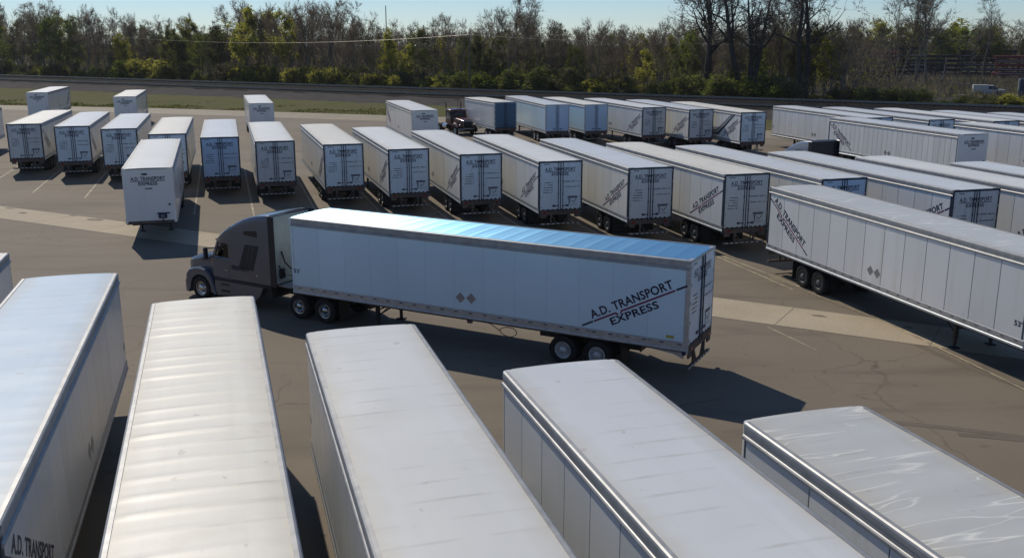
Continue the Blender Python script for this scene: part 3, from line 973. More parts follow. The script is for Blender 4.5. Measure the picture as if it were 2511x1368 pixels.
ORD = ['first', 'second', 'third', 'fourth', 'fifth', 'sixth', 'seventh', 'eighth', 'ninth', 'tenth', 'eleventh', 'twelfth', 'thirteenth', 'fourteenth', 'fifteenth', 'sixteenth']
GB = 'trailers backed in along the middle row'
roofs = [('plain', 'roof'), ('plain', 'roof_cream'), ('soft', 'roof_cool'), ('plain', 'roof_cool')]
Brow = [(-39.74, 79.60, 105.4), (-34.88, 77.46, 106.6), (-30.31, 75.32, 106.3), (-25.10, 71.06, 105.9), (-20.58, 68.64, 106.1), (-16.06, 66.0, 106.3), (-11.09, 64.02, 107.2),
        (-6.50, 61.18, 107.0), (-1.86, 58.44, 106.2), (2.77, 54.97, 105.6), (7.51, 52.16, 105.7), (12.10, 49.62, 106.7), (16.52, 47.92, 107.1), (21.41, 44.32, 106.4), (25.85, 41.75, 106.4), (30.36, 39.11, 107.1)]
Brf = [1, 2, 3, 1, 3, 0, 1, 0, 0, 0, 2, 1, 2, 3, 0, 3]
Bpn = ['panel_cream', 'panel', 'panel', 'panel_cream', 'panel', 'panel', 'panel_cream', 'panel_cream', 'panel_cream', 'panel', 'panel_cream', 'panel', 'panel_cream', 'panel', 'panel', 'panel']
Bnp = [13, 13, 13, 13, 13, 13, 26, 26, 26, 26, 13, 13, 13, 13, 13, 13]
tails = ['at the left end, its side wall stained', 'fully visible with clear doors', 'half hidden by the nose-out trailer', 'almost hidden by the nose-out trailer',
         'bluish doors seen straight on', 'just right of the straight-on one', 'with a strongly ribbed cream side', 'behind the cab of the moving truck', 'behind the bright end of moving roof',
         'above the middle of the moving roof', 'two wheels showing under its side', 'lettered side and doors both clear', 'only its blue door tops showing',
         'lettering cut off by the long trailer', 'roof running off the right edge', 'only its front roof showing at right edge']
for i, (x, y, a) in enumerate(Brow):
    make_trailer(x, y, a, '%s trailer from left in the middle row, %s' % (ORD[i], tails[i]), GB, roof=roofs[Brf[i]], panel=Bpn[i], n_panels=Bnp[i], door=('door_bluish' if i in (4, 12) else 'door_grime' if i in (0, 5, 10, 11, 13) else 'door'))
make_trailer(-48.6, 83.9, 106.0, 'white trailer cut off by the left edge, beyond the end of the middle row', None, roof=roofs[0])
make_trailer(-24.21, 67.29, -73.2, 'white trailer parked nose out, its lettered front towards the lane on the left', None, roof=('soft', 'roof'), marks=False)

GC = 'trailers along the back of the yard'
make_trailer(-65.40, 142.71, -75.1, 'farthest left trailer of the back row, lettered nose by the grass', GC, roof=roofs[0])
make_trailer(-50.83, 133.45, -74.0, 'second trailer from the left in the back row, on the concrete by the grass', GC, roof=roofs[1])
make_trailer(-31.62, 121.11, -73.1, 'lone trailer in the back row standing above the gap of the middle row', GC, roof=roofs[0])
make_trailer(-12.87, 110.63, -74.0, 'back row trailer nose out, just left of the maroon truck', GC, roof=roofs[0], n_panels=26)
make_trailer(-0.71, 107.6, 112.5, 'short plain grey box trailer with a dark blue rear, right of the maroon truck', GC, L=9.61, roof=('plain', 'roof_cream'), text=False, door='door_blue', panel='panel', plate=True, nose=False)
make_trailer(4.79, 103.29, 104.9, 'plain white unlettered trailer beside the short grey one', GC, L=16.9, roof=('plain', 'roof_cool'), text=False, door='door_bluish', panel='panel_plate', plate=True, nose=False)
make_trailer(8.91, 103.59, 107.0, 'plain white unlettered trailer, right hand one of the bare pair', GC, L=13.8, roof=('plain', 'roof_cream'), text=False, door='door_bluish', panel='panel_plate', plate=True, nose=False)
make_trailer(14.39, 99.21, 107.4, 'lettered back row trailer next to the two plain white ones', GC, door='door_grime', roof=roofs[0], n_panels=26)
make_trailer(18.61, 96.34, 106.1, 'lettered back row trailer left of the one with the bent dark stripe', GC, door='door_grime', roof=roofs[3], n_panels=26, panel='panel_cream')
def bent(root):
    F = Flat((0, HW + .0135, 0), (-1, 0, 0), (0, 0, 1))
    F.quad([(-1.45, 3.8), (-1.15, 3.8), (-4.45, 1.62), (-4.75, 1.80)], 0); F.quad([(-4.75, 1.80), (-4.45, 1.62), (-15.9, 1.62), (-15.9, 1.80)], 0)
    F.quad([(-1.95, 3.8), (-1.55, 3.8), (-4.85, 1.85), (-4.98, 2.06)], 1); F.quad([(-4.98, 2.06), (-4.85, 1.85), (-15.9, 1.85), (-15.9, 2.06)], 1)
    link('bent_stripe', F.mb.mesh('bent_stripe', ['navy', 'placard']), root)
make_trailer(22.82, 92.54, 105.2, 'back row trailer with a bent dark stripe along its lettered side', GC, roof=roofs[1], n_panels=26, extra=bent)
make_trailer(32.33, 86.08, 105.1, 'back row trailer with its front legs showing, partly behind the right-pointing one', GC, roof=roofs[3])
make_trailer(36.89, 84.03, 105.7, 'back row trailer whose door tops show above the right-pointing trailer', GC, roof=roofs[3])
make_trailer(41.73, 82.58, 106.1, 'second last back row trailer with a dark door edge near the right margin', GC, roof=roofs[0])
make_trailer(45.9, 79.2, 106.0, 'back row trailer roof just left of the last one at the right margin', GC, roof=roofs[3])
make_trailer(50.15, 76.69, 106.3, 'last back row trailer, its roof touching the right margin', GC, roof=roofs[3])
make_trailer(29.19, 86.54, -73.8, 'trailer with descending side lettering, nose to the right, behind the middle row', None, roof=roofs[3], n_panels=26)
make_trailer(37.75, 81.13, -74.1, 'trailer behind the nose-right one, leaving at the right edge', None, roof=roofs[0])
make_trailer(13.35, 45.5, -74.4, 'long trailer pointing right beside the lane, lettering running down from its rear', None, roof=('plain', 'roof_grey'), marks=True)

def m_extra(root):
    def cable():
        mb = MB(); pts = []
        for k in range(25):
            a = 2 * math.pi * k / 24; pts.append((6.6 + .33 * math.cos(a), 1.05 + .03 * math.sin(2 * a), .78 + .17 * math.sin(a)))
        pts += [(7.3, 1.05, .98), (8.2, 1.0, 1.08)]
        mb.tube(pts, .016, 5); return mb.mesh('hanging_hose', 'rubber')
    link('hanging_hose', cable(), root)
    mb = MB(); mb.tube([(4.9, 1.1, 1.06), (4.95, 1.12, .93), (5.1, 1.12, .95), (5.1, 1.1, 1.06)], .012, 5); link('hanging_hose', mb.mesh('hanging_hose', 'rust'), root)
    mb = MB(); mb.bbox(8.0, 8.2, 1.1, 1.22, .93, 1.06, .02); link('tool_box', mb.mesh('tool_box', 'rust'), root)
    mb = MB(); mb.bbox(.45, .72, HW + .009, HW + .012, 1.50, 1.60, .001); link('sticker', mb.mesh('sticker', 'amber'), root)
    mb = MB()
    for k in range(3):
        mb.box(.28 + 1.1 * k + .9, .42 + 1.1 * k + .9, HW + .017, HW + .019, 1.37, 1.385); mb.box(.28 + 1.1 * k + .9, .42 + 1.1 * k + .9, HW + .017, HW + .019, 1.32, 1.335)
    link('small_print', mb.mesh('small_print', 'print_grey'), root)
    for sd in (1, -1):
        mb = MB(); mb.bbox(.05, .16, sd * (HW + .02) - .03, sd * (HW + .02) + .03, 1.0, 1.13, .01); link('marker_lamp', mb.mesh('marker_lamp', 'navy'), root)
        mb = MB(); mb.loft([[(.13, sd * 1.24 - .03, 1.1), (.13, sd * 1.24 + .03, 1.1), (1.6, sd * 1.24 + .03, 1.1), (1.6, sd * 1.24 - .03, 1.1)][::sd], [(.13, sd * 1.24 - .03, .86), (.13, sd * 1.24 + .03, .86), (.45, sd * 1.24 + .03, .98), (.45, sd * 1.24 - .03, .98)][::sd]]); link('side_skirt_end', mb.mesh('side_skirt_end', 'alu_dull'), root)
make_trailer(6.19, 30.63, 152.08, 'long trailer with a blue roof and bold slanted lettering, behind the moving grey truck', None, roof=('blue', 'roof_blue'), panel='panel_plate', plate=True, n_panels=13, marks=True, extra=m_extra)

GA = 'near trailers in the front row'
make_trailer(-13.05, 14.9, 106.2, 'near trailer at the far left edge, only its roof corner showing', GA, roof=roofs[0])
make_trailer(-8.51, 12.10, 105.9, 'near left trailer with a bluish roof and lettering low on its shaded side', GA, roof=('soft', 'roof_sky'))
make_trailer(-3.50, 9.52, 107.0, 'near trailer with cross ridges over its cream roof, in front of the cab', GA, roof=('ridged', 'roof_cream'))
make_trailer(0.96, 6.84, 106.5, 'near trailer with a smooth pale roof, in the middle foreground', GA, roof=('soft', 'roof'))
make_trailer(5.77, 4.21, 107.1, 'near trailer with a bright moulding and ribbed wall, second from the right', GA, roof=('soft', 'roof_cool'))
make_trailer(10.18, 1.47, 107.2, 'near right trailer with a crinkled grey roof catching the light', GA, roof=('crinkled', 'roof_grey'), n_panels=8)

# ---------------------------------------------------------------- tractors
def rrect(u, w, zb, zt, r=.12, n=4, crown=0.0):
    pts = []
    for cx, cz, a0 in ((w - r, zt - r, 0), (-(w - r), zt - r, 90), (-(w - r), zb + r * .3, 180), (w - r, zb + r * .3, 270)):
        rr = r if a0 < 180 else r * .3
        for k in range(n + 1):
            a = R(a0 + 90 * k / n)
            ccx = math.copysign(w - rr, cx)
            pts.append((u, ccx + rr * math.cos(a), cz + rr * math.sin(a)))
        if a0 == 0 and crown:
            pts.append((u, (w - r) * .4, zt + crown)); pts.append((u, -(w - r) * .4, zt + crown))
    return pts

def make_tractor(x, y, yaw, label, paint='truck_grey', group=None, back='sleeper_back'):
    root = link('truck_tractor', None, None, (x, y, 0), R(yaw))
    tag(root, label, 'truck', group)
    def P(name, mb, mat, smooth=True, parent=root):
        return link(name, mb.mesh(name, mat, smooth), parent)
    # sleeper with its aerodynamic roof
    mb = MB()
    secs = [(2.10, 1.21, 4.00), (2.3, 1.22, 3.99), (2.7, 1.22, 3.94), (3.1, 1.22, 3.86), (3.5, 1.22, 3.74), (3.9, 1.21, 3.57), (4.3, 1.20, 3.36)]
    mb.loft([rrect(u, w, 1.12, zt, .17, 4, .03) for u, w, zt in secs])
    P('sleeper', mb, paint)
    mb = MB()
    secs = [(4.305, 1.197, 3.355), (4.6, 1.18, 3.18), (4.9, 1.14, 2.97), (5.12, 1.08, 2.80), (5.28, .98, 2.70)]
    mb.loft([rrect(u, w, 2.60, zt, .05 + .1 * (zt - 2.7), 4, .04) for u, w, zt in secs])
    P('cab_roof', mb, paint)
    mb = MB()
    secs = [(4.305, 1.197, 2.02), (4.8, 1.19, 2.02), (5.25, 1.15, 2.04), (5.6, 1.04, 2.06)]
    mb.loft([rrect(u, w, 1.12, zt, .06) for u, w, zt in secs])
    cab = P('cab', mb, paint)
    # pillars, glass, seats seen through the side window
    for sd in (1, -1):
        mb = MB(); mb.loft([[(4.305, sd * 1.15, 2.0), (4.42, sd * 1.15, 2.0), (4.42, sd * 1.195, 2.0), (4.305, sd * 1.195, 2.0)][::sd], [(4.305, sd * 1.15, 2.66), (4.42, sd * 1.15, 2.66), (4.42, sd * 1.195, 2.66), (4.305, sd * 1.195, 2.66)][::sd]])
        mb.loft([[(5.30, sd * 1.04, 2.0), (5.46, sd * 1.02, 2.0), (5.46, sd * 1.10, 2.0), (5.30, sd * 1.13, 2.0)][::sd], [(5.06, sd * 1.00, 2.70), (5.18, sd * .98, 2.70), (5.18, sd * 1.06, 2.70), (5.06, sd * 1.10, 2.70)][::sd]])
        P('pillar', mb, paint, False)
        mb = MB(); mb.loft([[(4.42, sd * 1.165, 2.0), (5.31, sd * 1.10, 2.0), (5.08, sd * 1.06, 2.66), (4.42, sd * 1.165, 2.66)][::-sd], [(4.42, sd * 1.172, 2.0), (5.31, sd * 1.107, 2.0), (5.08, sd * 1.067, 2.66), (4.42, sd * 1.172, 2.66)][::-sd]])
        P('side_window', mb, 'glass', False)
        mb = MB(); mb.bbox(4.40, 5.36, sd * 1.203 - .012, sd * 1.203 + .004, 1.16, 1.96, .006)
        dr = P('door', mb, paint, False)
        mb = MB(); mb.bbox(4.46, 4.66, sd * 1.222 - .012, sd * 1.222 + .012, 1.48, 1.53, .008); P('handle', mb, 'chrome', False, dr)
        mb = MB(); mb.poly([(3.46, sd * 1.2245, 3.12), (3.42, sd * 1.2245, 3.26), (2.70, sd * 1.2245, 3.33), (2.70, sd * 1.2245, 3.05)][::-sd]); P('sleeper_window', mb, 'glass_dark', False)
        # dark slanted graphic with tail lines
        F = Flat((0, sd * 1.2255, 0), (1, 0, 0), (0, 0, 1))
        for a, b_, c, d_ in ((3.40, 3.16, 3.50, 3.84), (3.12, 2.92, 3.28, 3.46), (2.88, 2.64, 3.02, 3.24)):
            F.quad([(a, 2.71), (b_, 2.71), (c, 1.62), (d_, 1.70)][::-sd])
        for k in range(4):
            F.quad([(3.25, 1.56 + .05 * k), (3.25, 1.585 + .05 * k), (4.28 + .0 * k, 1.605 + .05 * k), (4.28, 1.58 + .05 * k)][::sd])
        link('graphic', F.mb.mesh('graphic', 'truck_dark'), root)
        mb = MB(); mb.lathe([(0, .0), (.05, .0), (.055, -.01), (.075, -.01), (.08, .0)], 12); o = P('hatch_lock', mb, 'chrome'); o.location = (2.82, sd * 1.226, 1.47)
        # side extender, rocker band, skirt, step
        mb = MB(); mb.bbox(1.78, 2.105, sd * 1.20 - .03, sd * 1.20 + .02, 1.10, 3.98, .02); P('side_extender', mb, 'truck_dark', False)
        mb = MB(); mb.bbox(2.12, 5.30, sd * 1.17 - .04, sd * 1.17 + .03, 1.00, 1.125, .015); P('rocker_band', mb, 'truck_dark', False)
        mb = MB(); y0, y1 = sorted((sd * 1.12, sd * 1.205))
        mb.loft([[(2.55, y0, 1.0), (5.30, y0, 1.0), (5.30, y1, 1.0), (2.55, y1, 1.0)], [(2.75, y0, .62), (5.30, y0, .62), (5.30, y1, .62), (2.75, y1, .62)], [(3.05, y0, .36), (5.22, y0, .36), (5.22, y1 - .02, .36), (3.05, y1 - .02, .36)]])
        sk = P('side_skirt', mb, paint, False)
        for z in (.55, .82):
            mb = MB(); mb.bbox(4.45, 4.95, sd * 1.21 - .01, sd * 1.21 + .006, z, z + .09, .004); P('step', mb, 'truck_dark', False, sk)
        # fender: arch over the steer wheel
        mb = MB(); outl = []
        for k in range(13):
            a = R(-8 + 196 * k / 12); outl.append((6.2 + .62 * math.cos(a), .52 + .60 * math.sin(a)))
        outer = [(7.02, .40), (7.10, .80), (7.06, 1.08), (6.90, 1.27), (6.60, 1.38), (6.25, 1.42), (5.92, 1.37), (5.72, 1.24), (5.56, 1.02), (5.45, .80), (5.38, .60), (5.34, .45), (5.32, .36)]
        n = len(outl)
        for (yA, sA), (yB, sB) in (((.62, 0), (1.12, 0)), ((1.12, 0), (1.20, .05))):
            for k in range(n - 1):
                def pt(y_, s_, q): return (q[0] + (6.2 - q[0]) * s_, sd * y_, q[1] + (.55 - q[1]) * s_)
                f_ = [pt(yA, sA, outer[k]), pt(yB, sB, outer[k]), pt(yB, sB, outer[k + 1]), pt(yA, sA, outer[k + 1])]
                mb.poly(f_ if sd < 0 else f_[::-1])
        for k in range(n - 1):
            q0, q1 = outer[k], outer[k + 1]
            f_ = [(q0[0] + (6.2 - q0[0]) * .05, sd * 1.20, q0[1] + (.55 - q0[1]) * .05), (outl[k][0], sd * 1.20, outl[k][1]), (outl[k + 1][0], sd * 1.20, outl[k + 1][1]), (q1[0] + (6.2 - q1[0]) * .05, sd * 1.20, q1[1] + (.55 - q1[1]) * .05)]
            mb.poly(f_ if sd < 0 else f_[::-1])
            f_ = [(outl[k][0], sd * 1.20, outl[k][1]), (outl[k][0], sd * .75, outl[k][1]), (outl[k + 1][0], sd * .75, outl[k + 1][1]), (outl[k + 1][0], sd * 1.20, outl[k + 1][1])]
            mb.poly(f_ if sd < 0 else f_[::-1])
        P('fender', mb, paint)
        mb = MB(); mb.loft([rr for rr in ([(6.86, sd * .80, .98), (6.86, sd * 1.10, .98), (6.80, sd * 1.12, 1.22), (6.80, sd * .80, 1.26)][::sd], [(7.12, sd * .78, .98), (7.04, sd * 1.10, .98), (6.96, sd * 1.10, 1.18), (7.06, sd * .80, 1.22)][::sd])]); P('headlight', mb, 'lamp', False)
        # mirrors on arms
        mb = MB(); mb.bbox(5.36, 5.50, sd * 1.48 - .10, sd * 1.48 + .10, 1.92, 2.42, .04); mi_ = P('mirror', mb, 'truck_dark', False)
        mb = MB(); mb.tube([(5.38, sd * 1.10, 1.98), (5.42, sd * 1.40, 1.96)], .025, 6); mb.tube([(5.30, sd * 1.10, 2.36), (5.42, sd * 1.40, 2.36)], .022, 6); P('mirror_arm', mb, 'truck_dark', False, mi_)
        add_wheel(root, 6.2, sd, .512, False, 'chrome', True, 1.05)
        for a in (.61, -.72): add_wheel(root, a, sd, .512, True, 'chrome', False, 1.12)
        mb = MB(); mb.bbox(-1.45, -1.435, sd * .9 - .32, sd * .9 + .32, .22, .95, .004); P('mud_flap', mb, 'rubber', False)
        mb = MB()
        for a, wd in ((.61, .5), (-.72, .5)):
            pass
    mb = MB(); rowa = []; rowb = []
    for k in range(9):
        f = -1 + k / 4.0
        rowa.append((5.52 + .28 * (1 - f * f), f * 1.03, 2.06)); rowb.append((5.20 + .16 * (1 - f * f), f * .98, 2.69))
    for k in range(8): mb.poly([rowa[k], rowa[k + 1], rowb[k + 1], rowb[k]])
    P('windshield', mb, 'glass_dark')
    mb = MB(); mb.loft([[(5.20 + .16 * (1 - f * f) + dx, f * .98, z) for f in (-1, -.5, 0, .5, 1)] + [(5.34 + .20 * (1 - f * f) + dx, f * .99, z - .03) for f in (1, .5, 0, -.5, -1)] for dx, z in ((0, 2.70), (0, 2.74))]); P('sun_visor', mb, 'truck_dark', False)
    # hood
    mb = MB()
    secs = [(5.45, 1.00, 2.08), (5.8, .97, 2.03), (6.2, .92, 1.95), (6.6, .86, 1.85), (7.0, .80, 1.74), (7.22, .75, 1.66), (7.33, .68, 1.56)]
    mb.loft([rrect(u, w, .92, zt, .16, 4, .03) for u, w, zt in secs])
    hood = P('hood', mb, paint)
    for sd in (1, -1):
        for k in range(3):
            mb = MB(); mb.poly([(5.5, sd * 1.006, 1.74 + .055 * k), (6.35, sd * .912, 1.66 + .05 * k), (6.35, sd * .912, 1.68 + .05 * k), (5.5, sd * 1.006, 1.77 + .055 * k)][::-sd]); P('hood_line', mb, 'truck_dark', False, hood)
    mb = MB(); mb.loft([[(7.335, -.52, .78), (7.335, .52, .78), (7.335, .46, 1.52), (7.335, -.46, 1.52)], [(7.39, -.50, .80), (7.39, .50, .80), (7.36, .44, 1.50), (7.36, -.44, 1.50)]])
    gr = P('grille', mb, 'truck_dark', False)
    for k in range(7):
        mb = MB(); z = .86 + .09 * k; mb.bbox(7.385 - .004 * k, 7.405 - .004 * k, -.46 + .006 * k, .46 - .006 * k, z, z + .03, .004); P('grille_slat', mb, 'chrome', False, gr)
    mb = MB(); mb.loft([rr for rr in ([(6.98, -1.16, z), (7.22, -1.10, z), (7.42, -.7, z), (7.46, 0, z), (7.42, .7, z), (7.22, 1.10, z), (6.98, 1.16, z), (6.9, .8, z), (6.9, -.8, z)] for z in (.26, .40, .76))]); P('bumper', mb, paint, False)
    # back wall, hoses, deck, frame
    mb = MB(); mb.bbox(2.075, 2.098, -1.16, 1.16, 1.14, 3.90, .006); bw = P('back_wall', mb, back, False)
    mb = MB(); mb.tube([(2.05, .55, 2.45), (1.95, .5, 2.0), (1.8, .35, 1.75), (1.6, .2, 1.55), (1.2, .15, 1.5)], .03, 6); P('air_hose', mb, 'rubber', True, bw)
    mb = MB(); mb.tube([(2.05, .75, 1.9), (1.9, .65, 1.55), (1.65, .4, 1.45), (1.2, .3, 1.55)], .025, 6); P('air_hose', mb, 'rubber', True, bw)
    mb = MB(); mb.bbox(1.98, 2.07, .45, .75, 1.35, 1.75, .02); P('connector_box', mb, 'truck_dark', False, bw)
    mb = MB(); mb.bbox(1.35, 2.06, -.85, .85, 1.05, 1.10, .01); P('deck_plate', mb, 'alu_dull', False)
    mb = MB()
    for sg in (-1, 1): mb.box(-1.5, 6.9, sg * .43 - .045, sg * .43 + .045, .70, .98)
    for a in (.61, -.72, 6.2): mb.tube([(a, -.95, .512), (a, .95, .512)], .08, 8)
    mb.box(-1.5, -1.42, -.5, .5, .68, 1.0); mb.box(2.2, 5.2, -1.05, 1.05, .55, 1.1)
    P('frame', mb, 'chassis', False)
    mb = MB(); mb.tube([(0, 0, .98), (0, 0, 1.055)], [.55, .52], 18, cap=True); P('fifth_wheel', mb, 'chassis', False)
    mb = MB()
    for sg in (-1, 1): mb.bbox(4.5, 4.95, sg * .55 - .25, sg * .55 + .25, 1.9, 2.06, .04); mb.bbox(4.44, 4.55, sg * .55 - .24, sg * .55 + .24, 2.0, 2.38, .05)
    P('seat', mb, 'interior', False)
    mb = MB()
    mb.tube([(5.18 + .05 * math.cos(a), .55 + .22 * math.sin(a), 2.12 + .18 * math.cos(a)) for a in [k * math.pi / 8 for k in range(17)]], .018, 5); P('steering_wheel', mb, 'interior')
    return root
make_tractor(-7.3, 37.9, 149.5, 'grey long-nosed truck with a dark slanted graphic, pulling the blue-roofed trailer', 'truck_grey')
make_tractor(22.3, 65.5, 112.0, 'blue-grey truck whose sloping roof fairing shows above the middle row roofs', 'truck_blue', None, 'truck_dark')

def make_old_truck(x, y, yaw):
    root = link('truck_tractor', None, None, (x, y, 0), R(yaw))
    tag(root, 'dark maroon long-hood truck standing between the lettered and the short grey trailer', 'truck')
    def P(name, mb, mat, smooth=False, parent=root): return link(name, mb.mesh(name, mat, smooth), parent)
    mb = MB(); mb.loft([rrect(u, w, 1.05, zt, .1, 3) for u, w, zt in ((2.3, 1.1, 2.05), (3.4, 1.1, 2.05), (3.7, 1.05, 2.0))]); P('cab', mb, 'truck_red', True)
    mb = MB(); mb.loft([rrect(u, w, 2.62, zt, .08, 3, .05) for u, w, zt in ((2.3, 1.08, 2.85), (3.0, 1.08, 2.86), (3.45, 1.0, 2.76))]); rf = P('cab_roof', mb, 'truck_red', True)
    mb = MB(); mb.tube([(2.7, .3, 2.85), (2.7, .3, 3.9)], .03, 5); mb.tube([(2.6, -.1, 3.9), (2.8, .6, 3.9)], .03, 5); P('light_mast', mb, 'rust', False, rf)
    for sd in (1, -1):
        mb = MB(); mb.box(2.3, 2.42, sd * 1.06 - .03, sd * 1.06 + .03, 2.0, 2.66); mb.loft([[(3.4, sd * 1.02 - .04, 2.0), (3.52, sd * 1.02 - .04, 2.0), (3.52, sd * 1.02 + .04, 2.0), (3.4, sd * 1.02 + .04, 2.0)], [(3.26, sd * .98 - .04, 2.66), (3.36, sd * .98 - .04, 2.66), (3.36, sd * .98 + .04, 2.66), (3.26, sd * .98 + .04, 2.66)]]); P('pillar', mb, 'truck_red')
        mb = MB(); mb.poly([(2.42, sd * 1.05, 2.0), (3.42, sd * 1.04, 2.0), (3.28, sd * .99, 2.66), (2.42, sd * 1.03, 2.66)][::-sd]); P('side_window', mb, 'glass_dark')
        mb = MB(); mb.tube([(2.0, sd * 1.12, .9), (3.1, sd * 1.12, .9)], .32, 14, cap=True); P('fuel_tank', mb, 'chrome', True)
        mb = MB(); mb.tube([(2.15, sd * .95, 1.1), (2.15, sd * .95, 3.4), (2.0, sd * .95, 3.55)], .075, 8); P('exhaust_stack', mb, 'rust', True)
        mb = MB(); mb.bbox(3.55, 3.68, sd * 1.42 - .1, sd * 1.42 + .1, 1.95, 2.5, .03); P('mirror', mb, 'chrome')
        mb = MB(); mb.tube([(4.1, sd * 1.05, .75), (4.3, sd * 1.1, 1.15), (4.8, sd * 1.12, 1.3), (5.3, sd * 1.12, 1.2), (5.75, sd * 1.1, .9)], .14, 8); P('fender', mb, 'truck_red', True)
        mb = MB(); mb.lathe([(.0, .0), (.1, .02), (.12, .1), (.1, .2)], 12); o = P('headlight', mb, 'chrome', True); o.location = (5.85, sd * .95, 1.2); o.rotation_euler = (0, 0, -math.pi / 2)
        add_wheel(root, 4.95, sd, .512, False, 'chrome', True, 1.02)
        for a in (.65, -.65): add_wheel(root, a, sd, .512, True, 'rim_white', False, 1.12)
    mb = MB(); mb.poly([(3.53, -1.0, 2.02), (3.53, 1.0, 2.02), (3.37, .96, 2.66), (3.37, -.96, 2.66)]); P('windshield', mb, 'glass_dark')
    mb = MB(); mb.loft([rrect(u, w, .95, zt, .14, 4, .06) for u, w, zt in ((3.6, .88, 1.98), (4.6, .80, 1.90), (5.6, .70, 1.80), (5.95, .66, 1.74))]); P('hood', mb, 'truck_red', True)
    mb = MB(); mb.bbox(5.95, 6.05, -.58, .58, .85, 1.70, .02); g = P('grille', mb, 'chrome')
    mb = MB()
    mb.bbox(6.05, 6.07, -.5, .5, .92, 1.6, .01); P('grille_core', mb, 'truck_dark', False, g)
    mb = MB(); mb.bbox(6.0, 6.2, -1.2, 1.2, .42, .82, .05); P('bumper', mb, 'chrome')
    mb = MB()
    for sg in (-1, 1): mb.box(-1.6, 5.9, sg * .43 - .05, sg * .43 + .05, .68, .98)
    for a in (.65, -.65, 4.95): mb.tube([(a, -.9, .512), (a, .9, .512)], .08, 8)
    P('frame', mb, 'chassis')
    mb = MB(); mb.tube([(0, 0, .98), (0, 0, 1.06)], [.55, .52], 16, cap=True); P('fifth_wheel', mb, 'chassis')
make_old_truck(-7.9, 117.6, -62)

# ---------------------------------------------------------------- trees
class Tree:
    def __init__(self, seed, H, r0, stems=1, n1=9, n2=5, n3=4, spread=42, leaf=0, twigs=8, base=.3, lean=.06, trop=.35, crown_r=.42, tw=.035, ls=.2):
        self.rg = random.Random(seed)
        self.tr, self.cr = MB(), MB()
        self.__dict__.update(leaf=leaf, twigs=twigs, spread=spread, n=(n1, n2, n3), trop=trop, tw=tw, ls=ls, base=base, crown_r=crown_r)
        rg = self.rg
        for k in range(stems):
            a = rg.uniform(0, 6.28)
            d = Vector((math.cos(a) * lean * (1 + stems), math.sin(a) * lean * (1 + stems), 1)).normalized()
            o = Vector((math.cos(a), math.sin(a), 0)) * (r0 * .8 if stems > 1 else 0)
            self.branch(o, d, H * rg.uniform(.82, 1.0) * (1 if k == 0 else rg.uniform(.75, 1)), r0 * (1 if stems == 1 else .75), 0)
    def branch(self, p, d, L, r, lev):
        rg = self.rg
        ns = (7, 5, 4, 3)[lev]
        pts, rs = [p.copy()], [r * (1.35 if lev == 0 else 1)]
        dirs = [d.copy()]
        for k in range(ns):
            j = (.05, .14, .2, .25)[lev]
            d = (d + Vector((rg.gauss(0, j), rg.gauss(0, j), rg.gauss(0, j) + self.trop * (.0, .22, .2, .12)[lev]))).normalized()
            p = p + d * (L / ns)
            pts.append(p.copy()); dirs.append(d.copy())
            rs.append(r * (1 - .86 * (k + 1) / ns))
        (self.tr if lev < 2 else self.cr).tube(pts, rs, (7, 5, 3, 3)[lev], 0)
        if lev < 3:
            for c in range(self.n[lev]):
                f = self.base + (1 - self.base) * (c + rg.random()) / self.n[lev] if lev == 0 else rg.uniform(.2, 1)
                f = min(.98, f)
                i = min(int(f * ns), ns - 1); q = pts[i].lerp(pts[i + 1], f * ns - i); bd = dirs[i]
                ax = bd.orthogonal().normalized(); ax.rotate(Matrix.Rotation(rg.uniform(0, 6.28), 3, bd))
                nd = bd.copy(); nd.rotate(Matrix.Rotation(R(rg.uniform(.6, 1.25) * self.spread), 3, ax))
                rr = max(.012, (r * (1 - .86 * f)) * rg.uniform(.5, .72))
                LL = L * (self.crown_r * (1.15 - .65 * f) if lev == 0 else rg.uniform(.42, .68))
                self.branch(q, nd, LL, rr, lev + 1)
        if lev >= 2:
            for k in range(self.twigs if lev == 3 else self.twigs // 2):
                f = rg.random(); i = min(int(f * ns), ns - 1); q = pts[i].lerp(pts[i + 1], f * ns - i)
                td = (dirs[i] + Vector((rg.gauss(0, .6), rg.gauss(0, .6), rg.gauss(.15, .5)))).normalized()
                ln = rg.uniform(.35, 1.0)
                sd = td.orthogonal().normalized() * self.tw
                sd.rotate(Matrix.Rotation(rg.uniform(0, 6.28), 3, td))
                self.cr.poly([q - sd, q + sd, q + td * ln], 0)
                for m_ in range(self.leaf):
                    if rg.random() < .75:
                        c = q + td * ln * rg.uniform(.3, 1.1) + Vector((rg.gauss(0, .12), rg.gauss(0, .12), rg.gauss(0, .12)))
                        a = Vector((rg.gauss(0, 1), rg.gauss(0, 1), rg.gauss(0, 1))).normalized(); b_ = a.orthogonal().normalized()
                        s_ = self.ls * rg.uniform(.5, 1.2)
                        self.cr.poly([c - a * s_, c + b_ * s_ * .6, c + a * s_, c - b_ * s_ * .6], 1)

